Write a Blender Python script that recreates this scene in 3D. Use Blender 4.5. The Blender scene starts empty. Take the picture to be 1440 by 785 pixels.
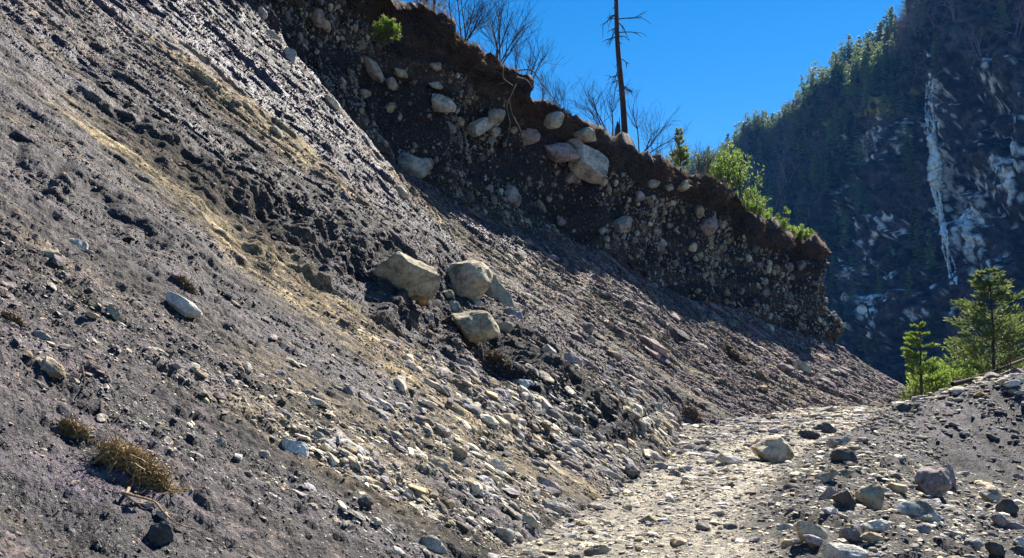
import bpy, math, random
import numpy as np
from mathutils import Vector, Matrix
from mathutils.bvhtree import BVHTree

random.seed(7)
rng = np.random.default_rng(7)
scene = bpy.context.scene
col = scene.collection
PI = math.pi

# ------------------------------------------------------------------ camera
FPX = 1247.0
CAMZ = 1.7
PITCH = math.atan((540 - 392.5) / FPX)
cp, sp = math.cos(PITCH), math.sin(PITCH)

def ray(px, py):
    u = (px - 720) / FPX
    v = (392.5 - py) / FPX
    return Vector((u, cp - v * sp, sp + v * cp))

def at(px, py, Y):
    d = ray(px, py)
    d = d * (Y / d.y)
    return Vector((d.x, d.y, d.z + CAMZ))

def proj(P):
    x = P[..., 0]; y = P[..., 1]; z = P[..., 2] - CAMZ
    f = y * cp + z * sp
    u = -y * sp + z * cp
    f = np.where(f < 0.2, 0.2, f)
    return 720 + x / f * FPX, 392.5 - u / f * FPX, f

cam_d = bpy.data.cameras.new('camera')
cam_d.sensor_width = 36
cam_d.lens = 36 * FPX / 1440
cam_d.clip_start = 0.1
cam_d.clip_end = 12000
cam = bpy.data.objects.new('camera', cam_d)
col.objects.link(cam)
cam.location = (0, 0, CAMZ)
cam.rotation_euler = (PI / 2 + PITCH, 0, 0)
scene.camera = cam

# ------------------------------------------------------------------ light
SUN_AZ, SUN_EL = math.radians(30), math.radians(46)
sund = Vector((math.sin(SUN_AZ) * math.cos(SUN_EL), math.cos(SUN_AZ) * math.cos(SUN_EL), math.sin(SUN_EL)))
sl = bpy.data.lights.new('sun', 'SUN')
sl.energy = 5.0
sl.angle = math.radians(0.53)
sl.color = (1.0, 0.95, 0.86)
so = bpy.data.objects.new('sun', sl)
so.rotation_euler = (-sund).to_track_quat('-Z', 'Y').to_euler()
col.objects.link(so)
w = bpy.data.worlds.new('World')
scene.world = w
w.use_nodes = True
nt = w.node_tree
nt.nodes.clear()
wo = nt.nodes.new('ShaderNodeOutputWorld')
bg = nt.nodes.new('ShaderNodeBackground')
sky = nt.nodes.new('ShaderNodeTexSky')
sky.sky_type = 'NISHITA'
sky.sun_disc = False
sky.sun_elevation = SUN_EL
sky.sun_rotation = SUN_AZ
sky.altitude = 2500
sky.air_density = 1.3
sky.dust_density = 0.1
sky.ozone_density = 3.0
hs = nt.nodes.new('ShaderNodeHueSaturation')
hs.inputs['Saturation'].default_value = 1.42
hs.inputs['Value'].default_value = 1.0
nt.links.new(sky.outputs[0], hs.inputs['Color'])
nt.links.new(hs.outputs[0], bg.inputs['Color'])
bg.inputs['Strength'].default_value = 0.053
nt.links.new(bg.outputs[0], wo.inputs['Surface'])
vs = scene.view_settings
vs.view_transform = 'Standard'
try: vs.look = 'None'
except Exception: pass
vs.exposure = 1.42
vs.gamma = 1
vs.use_curve_mapping = False

# ------------------------------------------------------------------ helpers
def tag(o, label=None, cat=None, group=None, kind=None):
    if label: o['label'] = label
    if cat: o['category'] = cat
    if group: o['group'] = group
    if kind: o['kind'] = kind
    return o

def empty(name, loc, label, cat, group=None, rz=0.0):
    o = bpy.data.objects.new(name, None)
    o.empty_display_size = 0.1
    o.location = loc
    o.rotation_euler = (0, 0, rz)
    col.objects.link(o)
    return tag(o, label, cat, group)

def new_mesh(name, V, F, mats=(), smooth=False, attr=None, uv=None, mi=None):
    """V (n,3), F (m,k) with constant k"""
    V = np.asarray(V, dtype=np.float32); F = np.asarray(F, dtype=np.int32)
    me = bpy.data.meshes.new(name)
    m, k = F.shape
    me.vertices.add(len(V)); me.vertices.foreach_set('co', V.ravel())
    me.loops.add(m * k); me.loops.foreach_set('vertex_index', F.ravel())
    me.polygons.add(m)
    me.polygons.foreach_set('loop_start', np.arange(m, dtype=np.int32) * k)
    try: me.polygons.foreach_set('loop_total', np.full(m, k, dtype=np.int32))
    except Exception: pass
    if mi is not None: me.polygons.foreach_set('material_index', np.asarray(mi, dtype=np.int32))
    me.update(calc_edges=True)
    me.polygons.foreach_set('use_smooth', np.full(m, bool(smooth)))
    for n, a in (attr or {}).items():
        a = np.asarray(a, dtype=np.float32)
        if a.ndim == 1:
            at_ = me.attributes.new(n, 'FLOAT', 'POINT'); at_.data.foreach_set('value', a)
        else:
            at_ = me.attributes.new(n, 'FLOAT_VECTOR', 'POINT'); at_.data.foreach_set('vector', a.ravel())
    for mt in mats: me.materials.append(mt)
    return me

def link(name, me, parent=None, loc=None):
    o = bpy.data.objects.new(name, me)
    col.objects.link(o)
    if parent is not None: o.parent = parent
    if loc is not None: o.location = loc
    return o

# ------------------------------------------------------------------ noise
_perm = np.random.default_rng(11).random((65536,)).astype(np.float32) * 2 - 1
def _h(ix, iy, iz, seed):
    h = (ix * 73856093) ^ (iy * 19349663) ^ (iz * 83492791) ^ (seed * 2654435)
    h = (h ^ (h >> 13)) * 1274126177
    return _perm[(h ^ (h >> 16)) & 65535]
def vnoise(P, seed=0):
    P = np.asarray(P, dtype=np.float64)
    i = np.floor(P).astype(np.int64)
    f = (P - i)
    f = f * f * f * (f * (f * 6 - 15) + 10)
    x, y, z = i[..., 0], i[..., 1], i[..., 2]
    fx, fy, fz = f[..., 0], f[..., 1], f[..., 2]
    r = 0
    for dx in (0, 1):
        wx = fx if dx else 1 - fx
        for dy in (0, 1):
            wy = fy if dy else 1 - fy
            for dz in (0, 1):
                wz = fz if dz else 1 - fz
                r = r + wx * wy * wz * _h(x + dx, y + dy, z + dz, seed)
    return r
def fbm(P, octv=4, seed=0, gain=0.5, lac=2.03):
    a = 1.0; s = 0; t = 0
    P = np.asarray(P, dtype=np.float64)
    for k in range(octv):
        s = s + a * vnoise(P, seed + k * 17); t += a
        a *= gain; P = P * lac + 13.7
    return s / t * 1.6
def sm(x, a, b):
    t = np.clip((x - a) / (b - a), 0, 1)
    return t * t * (3 - 2 * t)
def v3(x, y, z):
    return np.stack(np.broadcast_arrays(x, y, z), -1)
def seg_sd(px, py, poly):
    """signed pixel distance to a polyline; positive on the upper-right side"""
    best = np.full(px.shape, 1e9); sg = np.zeros(px.shape)
    along = np.zeros(px.shape)
    for (x0, y0), (x1, y1) in zip(poly[:-1], poly[1:]):
        dx, dy = x1 - x0, y1 - y0
        L2 = dx * dx + dy * dy
        t = np.clip(((px - x0) * dx + (py - y0) * dy) / L2, 0, 1)
        qx = px - (x0 + t * dx); qy = py - (y0 + t * dy)
        d = np.hypot(qx, qy)
        cr = dx * qy - dy * qx
        m = d < best
        best = np.where(m, d, best); sg = np.where(m, -np.sign(cr), sg)
    return best * sg
def blob(px, py, cx, cy, rx, ry, ang=0):
    a = math.radians(ang); c, s = math.cos(a), math.sin(a)
    x = (px - cx) * c + (py - cy) * s; y = -(px - cx) * s + (py - cy) * c
    return np.exp(-((x / rx) ** 2 + (y / ry) ** 2))

# ------------------------------------------------------------------ materials
def N(nt, t, **kw):
    n = nt.nodes.new(t)
    for k, v in kw.items(): setattr(n, k, v)
    return n
def base_mat(name, rough=0.8, spec=0.3):
    m = bpy.data.materials.new(name); m.use_nodes = True
    b = m.node_tree.nodes['Principled BSDF']
    b.inputs['Roughness'].default_value = rough
    b.inputs['Specular IOR Level'].default_value = spec
    return m, m.node_tree, b
def ramp(nt, fac, stops):
    r = nt.nodes.new('ShaderNodeValToRGB')
    e = r.color_ramp.elements
    while len(e) < len(stops): e.new(0.5)
    for i, (p, c) in enumerate(stops):
        e[i].position = p; e[i].color = (c[0], c[1], c[2], 1)
    nt.links.new(fac, r.inputs[0])
    return r.outputs[0]
def noise(nt, vec, scale, detail=4, rough=0.6, dim='3D'):
    n = nt.nodes.new('ShaderNodeTexNoise')
    n.inputs['Scale'].default_value = scale
    n.inputs['Detail'].default_value = detail
    n.inputs['Roughness'].default_value = rough
    nt.links.new(vec, n.inputs['Vector'])
    return n.outputs['Fac']
def mixc(nt, fac, a, b, mode='MIX'):
    n = nt.nodes.new('ShaderNodeMix'); n.data_type = 'RGBA'; n.blend_type = mode
    for s, v in ((0, fac), (6, a), (7, b)):
        if isinstance(v, (int, float)): n.inputs[s].default_value = v
        elif isinstance(v, tuple): n.inputs[s].default_value = (*v, 1)
        else: nt.links.new(v, n.inputs[s])
    return n.outputs[2]
def math_(nt, op, a, b=0.0):
    n = nt.nodes.new('ShaderNodeMath'); n.operation = op
    for s, v in ((0, a), (1, b)):
        if isinstance(v, (int, float)): n.inputs[s].default_value = v
        else: nt.links.new(v, n.inputs[s])
    return n.outputs[0]
def bump(nt, b, h, strength, dist, prev=None):
    n = nt.nodes.new('ShaderNodeBump')
    n.inputs['Strength'].default_value = strength
    n.inputs['Distance'].default_value = dist
    nt.links.new(h, n.inputs['Height'])
    if prev is not None: nt.links.new(prev, n.inputs['Normal'])
    nt.links.new(n.outputs[0], b.inputs['Normal'])
    return n.outputs[0]

def soil_material(name, flow=True):
    """earth and gravel: colour comes from the 'tint' attribute broken up by noise"""
    m, nt, b = base_mat(name, 0.7, 0.4)
    geo = nt.nodes.new('ShaderNodeNewGeometry')
    pos = geo.outputs['Position']
    tint = N(nt, 'ShaderNodeAttribute', attribute_name='tint').outputs['Vector']
    wet = N(nt, 'ShaderNodeAttribute', attribute_name='wet').outputs['Fac']
    n1 = noise(nt, pos, 9, 6, 0.7)
    n2 = noise(nt, pos, 34, 4, 0.7)
    n3 = noise(nt, pos, 2.2, 5, 0.7)
    v1 = ramp(nt, n1, [(0.3, (0.22, 0.21, 0.22)), (0.48, (0.85, 0.85, 0.85)), (0.7, (2.0, 1.92, 1.75))])
    v2 = ramp(nt, n2, [(0.32, (0.5, 0.5, 0.5)), (0.55, (1.0, 1.0, 1.0)), (0.7, (1.7, 1.7, 1.7))])
    v3_ = ramp(nt, n3, [(0.3, (0.7, 0.68, 0.72)), (0.7, (1.3, 1.28, 1.2))])
    c = mixc(nt, 1.0, tint, v1, 'MULTIPLY')
    c = mixc(nt, 1.0, c, v2, 'MULTIPLY')
    c = mixc(nt, 1.0, c, v3_, 'MULTIPLY')
    mp = nt.nodes.new('ShaderNodeMapping'); mp.inputs['Scale'].default_value = (1, 1, 1)
    nt.links.new(N(nt, 'ShaderNodeAttribute', attribute_name='flow').outputs['Vector'], mp.inputs[0])
    strk = N(nt, 'ShaderNodeAttribute', attribute_name='strk').outputs['Fac']
    n4 = noise(nt, mp.outputs[0], 6, 5, 0.7)
    n4 = math_(nt, 'ADD', math_(nt, 'MULTIPLY', math_(nt, 'SUBTRACT', n4, 0.5), strk), 0.5)
    c = mixc(nt, 1.0, c, ramp(nt, n4, [(0.34, (0.38, 0.36, 0.38)), (0.5, (1, 1, 1)), (0.66, (1.8, 1.72, 1.55))]), 'MULTIPLY')
    vo = nt.nodes.new('ShaderNodeTexVoronoi'); vo.inputs['Scale'].default_value = 16
    vo.inputs['Randomness'].default_value = 1
    nt.links.new(pos, vo.inputs['Vector'])
    peb = ramp(nt, vo.outputs['Distance'], [(0.15, (1, 1, 1)), (0.42, (0, 0, 0))])
    sel = nt.nodes.new('ShaderNodeSeparateColor'); nt.links.new(vo.outputs['Color'], sel.inputs[0])
    pick = math_(nt, 'GREATER_THAN', sel.outputs[0], 0.6)
    pm = math_(nt, 'MULTIPLY', peb, pick)
    c = mixc(nt, math_(nt, 'MULTIPLY', pm, 0.55), c, (0.30, 0.29, 0.25))
    nt.links.new(c, b.inputs['Base Color'])
    r = math_(nt, 'SUBTRACT', 0.9, math_(nt, 'MULTIPLY', wet, 0.40))
    nt.links.new(r, b.inputs['Roughness'])
    p = bump(nt, b, pm, 1.0, 0.03)
    p = bump(nt, b, n4, 1.0, 0.10, p)
    p = bump(nt, b, n1, 1.0, 0.07, p)
    bump(nt, b, n2, 1.0, 0.025, p)
    return m
M_soil = soil_material('earth_gravel')

def stone_material(name, use_attr, rough=0.75):
    m, nt, b = base_mat(name, rough + .1, 0.18)
    tc = nt.nodes.new('ShaderNodeTexCoord')
    geo = nt.nodes.new('ShaderNodeNewGeometry')
    pos = geo.outputs['Position']
    if use_attr:
        c = N(nt, 'ShaderNodeAttribute', attribute_name='tint').outputs['Vector']
    else:
        oi = nt.nodes.new('ShaderNodeObjectInfo')
        c = oi.outputs['Color']
    n1 = noise(nt, pos, 6, 6, 0.65)
    n2 = noise(nt, pos, 45, 4, 0.7)
    v1 = ramp(nt, n1, [(0.3, (0.42, 0.40, 0.37)), (0.5, (0.98, 0.97, 0.96)), (0.7, (1.3, 1.25, 1.16))])
    v2 = ramp(nt, n2, [(0.33, (0.65, 0.65, 0.66)), (0.6, (1.12, 1.12, 1.1))])
    c = mixc(nt, 1.0, c, v1, 'MULTIPLY')
    c = mixc(nt, 1.0, c, v2, 'MULTIPLY')
    n0 = noise(nt, pos, 1.7, 5, 0.7)
    c = mixc(nt, 1.0, c, ramp(nt, n0, [(0.36, (0.45, 0.40, 0.36)), (0.5, (1, 1, 1)), (0.68, (1.15, 1.15, 1.13))]), 'MULTIPLY')
    nt.links.new(c, b.inputs['Base Color'])
    vo = nt.nodes.new('ShaderNodeTexVoronoi'); vo.feature = 'DISTANCE_TO_EDGE'; vo.inputs['Scale'].default_value = 2.6
    wv = nt.nodes.new('ShaderNodeVectorMath'); wv.operation = 'MULTIPLY_ADD'
    nn_ = nt.nodes.new('ShaderNodeTexNoise'); nn_.inputs['Scale'].default_value = 3; nn_.inputs['Detail'].default_value = 4; nt.links.new(pos, nn_.inputs['Vector'])
    nt.links.new(nn_.outputs['Color'], wv.inputs[0]); wv.inputs[1].default_value = (.7, .7, .7); nt.links.new(pos, wv.inputs[2])
    nt.links.new(wv.outputs[0], vo.inputs['Vector'])
    crk = ramp(nt, vo.outputs['Distance'], [(0.0, (0, 0, 0)), (0.035, (1, 1, 1))])
    p = bump(nt, b, crk, 0.5, 0.03)
    p = bump(nt, b, n1, 0.9, 0.08, p)
    bump(nt, b, n2, 0.7, 0.012, p)
    return m
M_stone = stone_material('stone', False)
M_stonea = stone_material('small_stone', True)

def leaf_material(name, c1, c2, trans=0.5):
    m, nt, b = base_mat(name, 0.55, 0.3)
    oi = nt.nodes.new('ShaderNodeObjectInfo')
    geo = nt.nodes.new('ShaderNodeNewGeometry')
    n = noise(nt, geo.outputs['Position'], 1.3 if trans > 0.2 else 0.25, 3, 0.6)
    f = math_(nt, 'ADD', math_(nt, 'MULTIPLY', oi.outputs['Random'], 0.35), n)
    c = ramp(nt, f, [(0.35, c1), (0.95, c2)])
    nt.links.new(c, b.inputs['Base Color'])
    tr = nt.nodes.new('ShaderNodeBsdfTranslucent')
    nt.links.new(c, tr.inputs['Color'])
    mx = nt.nodes.new('ShaderNodeMixShader'); mx.inputs[0].default_value = trans
    nt.links.new(b.outputs[0], mx.inputs[1]); nt.links.new(tr.outputs[0], mx.inputs[2])
    nt.links.new(mx.outputs[0], nt.nodes['Material Output'].inputs['Surface'])
    return m
M_leaf = leaf_material('bush_leaf', (0.10, 0.16, 0.03), (0.26, 0.36, 0.06), 0.55)
M_pine = leaf_material('pine_needles', (0.08, 0.12, 0.035), (0.30, 0.34, 0.10), 0.5)
M_fir = leaf_material('conifer_needles', (0.02, 0.05, 0.03), (0.26, 0.32, 0.13), 0.4)
M_firy = leaf_material('pale_conifer_needles', (0.14, 0.20, 0.08), (0.26, 0.32, 0.13), 0.4)
M_dry = leaf_material('dry_grass', (0.09, 0.06, 0.035), (0.27, 0.19, 0.10), 0.35)
M_moss = leaf_material('mossy_roots', (0.10, 0.06, 0.025), (0.66, 0.48, 0.22), 0.25)

def bark_material(name, c1, c2, sc=6):
    m, nt, b = base_mat(name, 0.85, 0.2)
    tc = nt.nodes.new('ShaderNodeTexCoord')
    mp = nt.nodes.new('ShaderNodeMapping'); mp.inputs['Scale'].default_value = (1, 1, 0.2)
    nt.links.new(tc.outputs['Object'], mp.inputs[0])
    n = noise(nt, mp.outputs[0], sc, 5, 0.7)
    nt.links.new(ramp(nt, n, [(0.35, c1), (0.65, c2)]), b.inputs['Base Color'])
    bump(nt, b, n, 0.8, 0.04)
    return m
M_bark = bark_material('dark_bark', (0.025, 0.018, 0.015), (0.10, 0.07, 0.055))
M_twig = bark_material('bare_twig', (0.03, 0.025, 0.028), (0.09, 0.07, 0.07))
M_twig_red = bark_material('reddish_twig', (0.16, 0.10, 0.12), (0.36, 0.24, 0.28))
M_root = bark_material('pale_root', (0.18, 0.12, 0.07), (0.38, 0.28, 0.18))

# ------------------------------------------------------------------ stone prototypes
def ico(sub):
    import bmesh
    bm = bmesh.new(); bmesh.ops.create_icosphere(bm, subdivisions=sub, radius=1.0)
    V = np.array([v.co[:] for v in bm.verts]); F = np.array([[v.index for v in f.verts] for f in bm.faces])
    bm.free(); return V, F
ICO1, ICO2, ICO4 = ico(1), ico(2), ico(4)

def rock_shape(V, seed, round_=0.3, cuts=9, amp=0.12):
    r = np.random.default_rng(seed)
    V = V.copy()
    k = 0
    while k < cuts:
        n = r.normal(size=3); n /= np.linalg.norm(n)
        d = 0.52 + 0.34 * r.random() * (0.6 + round_)
        h = V @ n - d
        V = np.where(h[:, None] > 0, V - n * (h[:, None]) * (1.0 - round_ * 0.45), V)
        k += 1
    nrm = V / np.linalg.norm(V, axis=1, keepdims=True)
    V = V + nrm * (fbm(V * 1.4 + seed * 3.1, 3, seed) * amp)[:, None]
    V = V + nrm * (fbm(V * 5 + seed * 1.7, 3, seed + 5) * amp * 0.55)[:, None]
    mn, mx = V.min(0), V.max(0)
    return (V - (mn + mx) / 2) / ((mx - mn) / 2)
def crisp(me, deg=28):
    try: me.set_sharp_from_angle(angle=math.radians(deg))
    except Exception: pass
    return me
ROCKS_ANG = [new_mesh('angular_rock', rock_shape(ICO4[0], 100 + i, 0.12, 13, 0.07), ICO4[1], [M_stone], True) for i in range(7)]
ROCKS_RND = [new_mesh('round_rock', rock_shape(ICO4[0], 200 + i, 0.55, 9, 0.09), ICO4[1], [M_stone], True) for i in range(6)]
ROCK2 = [new_mesh('cobble', rock_shape(ICO2[0], 300 + i, 0.15 + .5 * (i % 2), 9, 0.10), ICO2[1], [M_stone], True) for i in range(10)]

for me_ in ROCKS_ANG + ROCKS_RND + ROCK2: crisp(me_, 25)
# ------------------------------------------------------------------ the bank: loft of foot, slope top, cliff crest
foot = {0: (-6, -8), 1: (-3.4, 1), 2: (-.6, 8.2), 3: (1.6, 15), 4: (3.5, 21), 5: (5.2, 27), 6: (8.8, 34.5), 6.5: (11.3, 38.5),
        7: (14, 42), 8: (21, 50), 9: (28.0, 58.5), 9.5: (30.5, 63.5), 10: (30.5, 70), 11: (26, 84)}
def P3(p): return (p.x, p.y, p.z)
base = {0: (-22, -6, 15), 1: (-20, 5, 15), 2: (-17.5, 13.4, 14.6), 3: (-13.2, 20, 14.4), 4: P3(at(322, 5, 27.3)), 5: P3(at(486, 205, 33.3)),
        5.5: P3(at(600, 272, 36.8)), 6: P3(at(700, 325, 40)), 6.5: P3(at(820, 352, 45)), 7: P3(at(900, 400, 48.5)), 8: P3(at(1030, 440, 55)), 9: P3(at(1174, 486, 63)),
        9.5: (23.6, 66, 4.6), 10: (22.5, 72, 5), 11: (14, 86, 5)}
crest = {0: (-25, -6, 23), 1: (-23, 7, 23), 2: (-19.5, 15.5, 22.5), 3: (-14.8, 22, 22), 4: P3(at(372, -105, 28.3)), 5: P3(at(500, -32, 34.2)),
         5.5: P3(at(610, 28, 37.4)), 6: P3(at(700, 88, 40.4)), 6.12: P3(at(732, 108, 41.0)), 6.2: P3(at(738, 134, 41.6)), 6.5: P3(at(812, 166, 45.5)), 6.6: P3(at(845, 192, 46)), 7: P3(at(905, 226, 49)),
         7.5: P3(at(975, 250, 52)), 8: P3(at(1022, 272, 55.6)), 8.25: P3(at(1058, 316, 57.5)), 9: P3(at(1160, 350, 63.0)),
         9.5: (22.4, 66, 11.2), 10: (21, 72, 11.4), 11: (12, 86, 12)}
def curve(d, t, smooth=True):
    ks = np.array(sorted(d)); V = np.array([tuple(d[k]) + ((0,) if len(d[k]) == 2 else ()) for k in ks], float)
    m = np.zeros_like(V)
    dl = np.diff(V, axis=0) / np.diff(ks)[:, None]
    m[1:-1] = np.where(np.sign(dl[1:]) == np.sign(dl[:-1]), 2 * dl[1:] * dl[:-1] / np.where(np.abs(dl[1:] + dl[:-1]) < 1e-9, 1, dl[1:] + dl[:-1]), 0)
    m[0] = dl[0]; m[-1] = dl[-1]
    i = np.clip(np.searchsorted(ks, t, side='right') - 1, 0, len(ks) - 2)
    h = (ks[i + 1] - ks[i]); u = ((t - ks[i]) / h)[:, None]; h = h[:, None]
    return ((2*u**3 - 3*u**2 + 1) * V[i] + (u**3 - 2*u**2 + u) * h * m[i] + (-2*u**3 + 3*u**2) * V[i+1] + (u**3 - u**2) * h * m[i+1])

tt = np.linspace(0, 11, 6000)
cf, cb = curve(foot, tt), curve(base, tt)
mid = cf * 0.55 + cb * 0.45
dep = np.maximum(np.hypot(mid[:, 0], mid[:, 1]), 4)
dens = np.linalg.norm(np.gradient(mid, axis=0), axis=1) / dep
dens *= np.where(tt < 1.3, 0.12, 1.0) * np.where(tt > 9.7, 0.15, 1.0)
cum = np.cumsum(dens); cum = (cum - cum[0]) / (cum[-1] - cum[0])
NS = 1500
T = np.interp(np.linspace(0, 1, NS), cum, tt)
Ff, Bb, Cc = curve(foot, T), curve(base, T), curve(crest, T)
# rows
NT_, NC_, NP_ = 560, 270, 40
vt = np.linspace(-0.12, 1, NT_)
vc = np.linspace(1, 2, NC_ + 1)[1:]
vp = 2 + (np.linspace(0, 1, NP_ + 1)[1:]) ** 1.6
vv = np.concatenate([vt, vc, vp]); NR = len(vv)
Vg, Tg = np.meshgrid(vv, T, indexing='ij')
A, B, C_ = Ff[None], Bb[None], Cc[None]
outw = Ff - Bb; outw[:, 2] = 0; outw /= np.linalg.norm(outw, axis=1, keepdims=True)
tal = A + (B - A) * np.clip(Vg, -0.2, 1)[..., None]
conc = np.sin(np.clip(Vg, 0, 1) * PI) * 0.085          # talus slightly concave
tal[..., 2] -= conc * B[..., 2] * 0.95
tal[..., 2] += np.where(Vg < 0, Vg * 8, 0)
cu = np.clip(Vg - 1, 0, 1)
clf = B + (C_ - B) * cu[..., None]
# undercut lower cliff and overhanging sod lip
under = (-0.9 * np.sin(cu * PI) ** 1.0 + 0.5 * sm(cu, 0.84, 0.94) * (1 - .9 * sm(Tg, 8.2, 8.9)))
clf = clf + outw[None] * under[..., None]
pu = np.clip(Vg - 2, 0, 1)
top = clf[NT_ + NC_ - 1][None] - outw[None] * (pu * 45)[..., None]
top[..., 2] += 0.35 * np.sin(np.clip(pu * 8, 0, PI / 2)) + pu * 1.0
P = np.where((Vg <= 1)[..., None], tal, np.where((Vg <= 2)[..., None], clf, top))
# metric coordinates
S = np.zeros(NS); S[1:] = np.cumsum(np.linalg.norm(np.diff(cf[np.searchsorted(tt, T).clip(0, 5999)] * .5 + cb[np.searchsorted(tt, T).clip(0, 5999)] * .5, axis=0), axis=1))
Lup = np.linalg.norm(Bb - Ff, axis=1)
SS = np.broadcast_to(S[None], Vg.shape)
LL = np.where(Vg <= 1, Vg * Lup[None], Lup[None] + (Vg - 1) * 8)
gs = np.gradient(P, axis=1); gv = np.gradient(P, axis=0)
Nn = np.cross(gs, gv); Nn /= np.maximum(np.linalg.norm(Nn, axis=-1, keepdims=True), 1e-9)
if Nn[NT_ // 2, NS // 2, 2] < 0: Nn = -Nn
PX, PY, DEP = proj(P)

is_t = 1 - sm(Vg, 0.98, 1.06)
is_c = sm(Vg, 0.97, 1.04) * (1 - sm(Vg, 1.98, 2.02))
# displacement on the slope: rills along the fall line, clods, big steps whose steep side faces down-valley
XX = P[..., 0]; YY = P[..., 1] - .24 * XX * (1 - sm(Tg, 6, 8))
flow = v3(YY * 1.0, XX * 0.13, 0 * SS)
warp = fbm(v3(SS * .25, LL * .2, 0 * SS), 3, 3)
rill = fbm(flow + v3(warp * .6, 0 * warp, 0 * warp), 4, 20)
saw = ((YY * 0.22 + warp * 0.6) % 1.0)
saw = sm(saw, 0, 0.22) * (1 - saw) * 1.3
clod = fbm(P * v3(.9, 2.6, 1.3), 4, 40, 0.6)
clod_c = fbm(P * 2.3, 4, 41, 0.6)
fine = fbm(P * v3(5, 10, 7), 3, 60, 0.6)
fineA = fbm(v3(YY * 6, XX * 1.2, P[..., 2] * .6), 3, 70, 0.6)
nf = np.clip(DEP / 26, .3, 1)
near = sm(Vg, 0.0, 0.18)
rill2 = fbm(v3(YY * 2.6 + warp, XX * .22, 0 * SS), 4, 22, .6)
D = is_t * nf * near * (rill * 0.10 + saw * 0.10 + rill2 * .045) + is_t * nf * (clod * 0.02)
def step(poly, amp, wpx, tail, seed):
    sd = seg_sd(PX, PY, poly) + 26 * fbm(v3(PX / 45, PY / 45, 0 * PX), 3, seed)
    front = sm(sd, -wpx / 2, wpx / 2)
    ends = np.minimum(sm(PX, poly[0][0] - 150, poly[0][0] + 260), 1 - sm(PX, poly[-1][0] - 80, poly[-1][0] + 20))
    k = is_t * ends
    face = k * np.exp(-((sd) / (wpx * 0.6)) ** 2)
    return k * front * np.exp(-np.clip(sd, 0, None) / tail) * amp, face
L1 = [(190, 175), (250, 230), (330, 290), (430, 355), (540, 405), (640, 470), (720, 520), (830, 585), (950, 640)]
L2 = [(-60, 150), (0, 190), (70, 235), (160, 310), (260, 370), (330, 430)]
L3 = [(700, 335), (780, 400), (860, 455), (960, 500), (1050, 540), (1110, 570)]
L4 = [(-80, 720), (0, 745), (90, 790), (160, 850)]
L5 = [(400, 190), (470, 230), (560, 300), (640, 350)]
faces = 0
for i, (pl, a, wd, tl) in enumerate(((L1, 0.6, 70, 260), (L2, 0.16, 34, 110), (L3, 0.25, 26, 120), (L4, -0.12, 30, 200), (L5, 0.2, 34, 80))):
    d_, f_ = step(pl, a, wd, tl, 300 + i)
    D = D + d_; faces = faces + f_ * min(1, abs(a) * 2.4)
faces = np.clip(faces, 0, 1)
# hollows under the boulder cluster and small slumps
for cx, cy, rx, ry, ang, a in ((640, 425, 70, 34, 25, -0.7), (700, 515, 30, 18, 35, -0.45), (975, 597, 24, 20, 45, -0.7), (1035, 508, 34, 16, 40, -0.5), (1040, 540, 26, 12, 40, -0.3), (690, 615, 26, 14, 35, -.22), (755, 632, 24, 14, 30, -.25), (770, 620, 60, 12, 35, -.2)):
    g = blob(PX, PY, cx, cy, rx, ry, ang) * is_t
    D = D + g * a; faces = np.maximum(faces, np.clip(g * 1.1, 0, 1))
rough_amp = 0.5 + 1.2 * faces + 0.5 * sm(fbm(v3(SS * .35, LL * .13, 0 * SS), 3, 81), 0.05, 0.5)
scl = np.clip(DEP / 22, 0.35, 1.6)
D = D + is_t * rough_amp * (clod * 0.02 + fineA * 0.028 * scl) + is_t * faces * (.5 + .5 * nf) * (clod_c * 0.07 + fbm(P * v3(2.5, 5, 3), 4, 43, .65) * .13)
el1 = fbm(v3(YY * 1.9 + warp * .5, XX * .30, P[..., 2] * .3), 5, 44, .62)
el2 = fbm(v3(YY * 6.5, XX * 1.7, P[..., 2] * 1.2), 4, 45, .65)
el3 = fbm(P * 9, 2, 47, .6)
D = D + is_t * (np.clip(DEP / 20, .35, 1.3) * (el1 * .11 + el2 * .055 + el3 * .012) + (1 - sm(DEP, 9, 16)) * (fbm(P * v3(4, 8, 5), 4, 48, .65) * .04 + fbm(P * 17, 3, 49, .65) * .016))
# cliff
big = fbm(P * v3(.28, .28, .16), 3, 90)
butt = fbm(v3(SS * .5, P[..., 2] * .12, 0 * SS), 3, 95)
ridc = 1 - np.abs(fbm(P * 1.3, 4, 97, 0.6))
lowf = 1 - sm(cu, 0.05, 0.5)
D = D + is_c * (big * 0.65 + butt * 0.55 * (1 + lowf) + ridc * 0.35 - .3 + clod_c * 0.16 + fine * 0.08) * (1 - .25 * sm(cu, .78, .92))
D = D + sm(Vg, 1.97, 2.02) * (clod_c * 0.12 + big * .25)
# stair the sod edge
D = D + is_c * sm(cu, .8, .9) * fbm(v3(SS * 1.3, cu * 3, SS * 0), 4, 99) * 0.3
Pd = P + Nn * D[..., None]
lipz = sm(Vg, 1.86, 1.99) * (1 - .7 * sm(Vg, 2.1, 2.5)) * ((Tg > 3) & (Tg < 10))
Pd[..., 2] += lipz * (fbm(v3(SS * .55, SS * 0, SS * 0), 4, 98, .6) * .38 + np.abs(fbm(v3(SS * 2.2, SS * 0 + 3, SS * 0), 3, 96, .6)) * .22 - .1)
# cliff flesh: fingers of debris reaching down over the slope at the joint
PXd, PYd, DEPd = proj(Pd)

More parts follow.
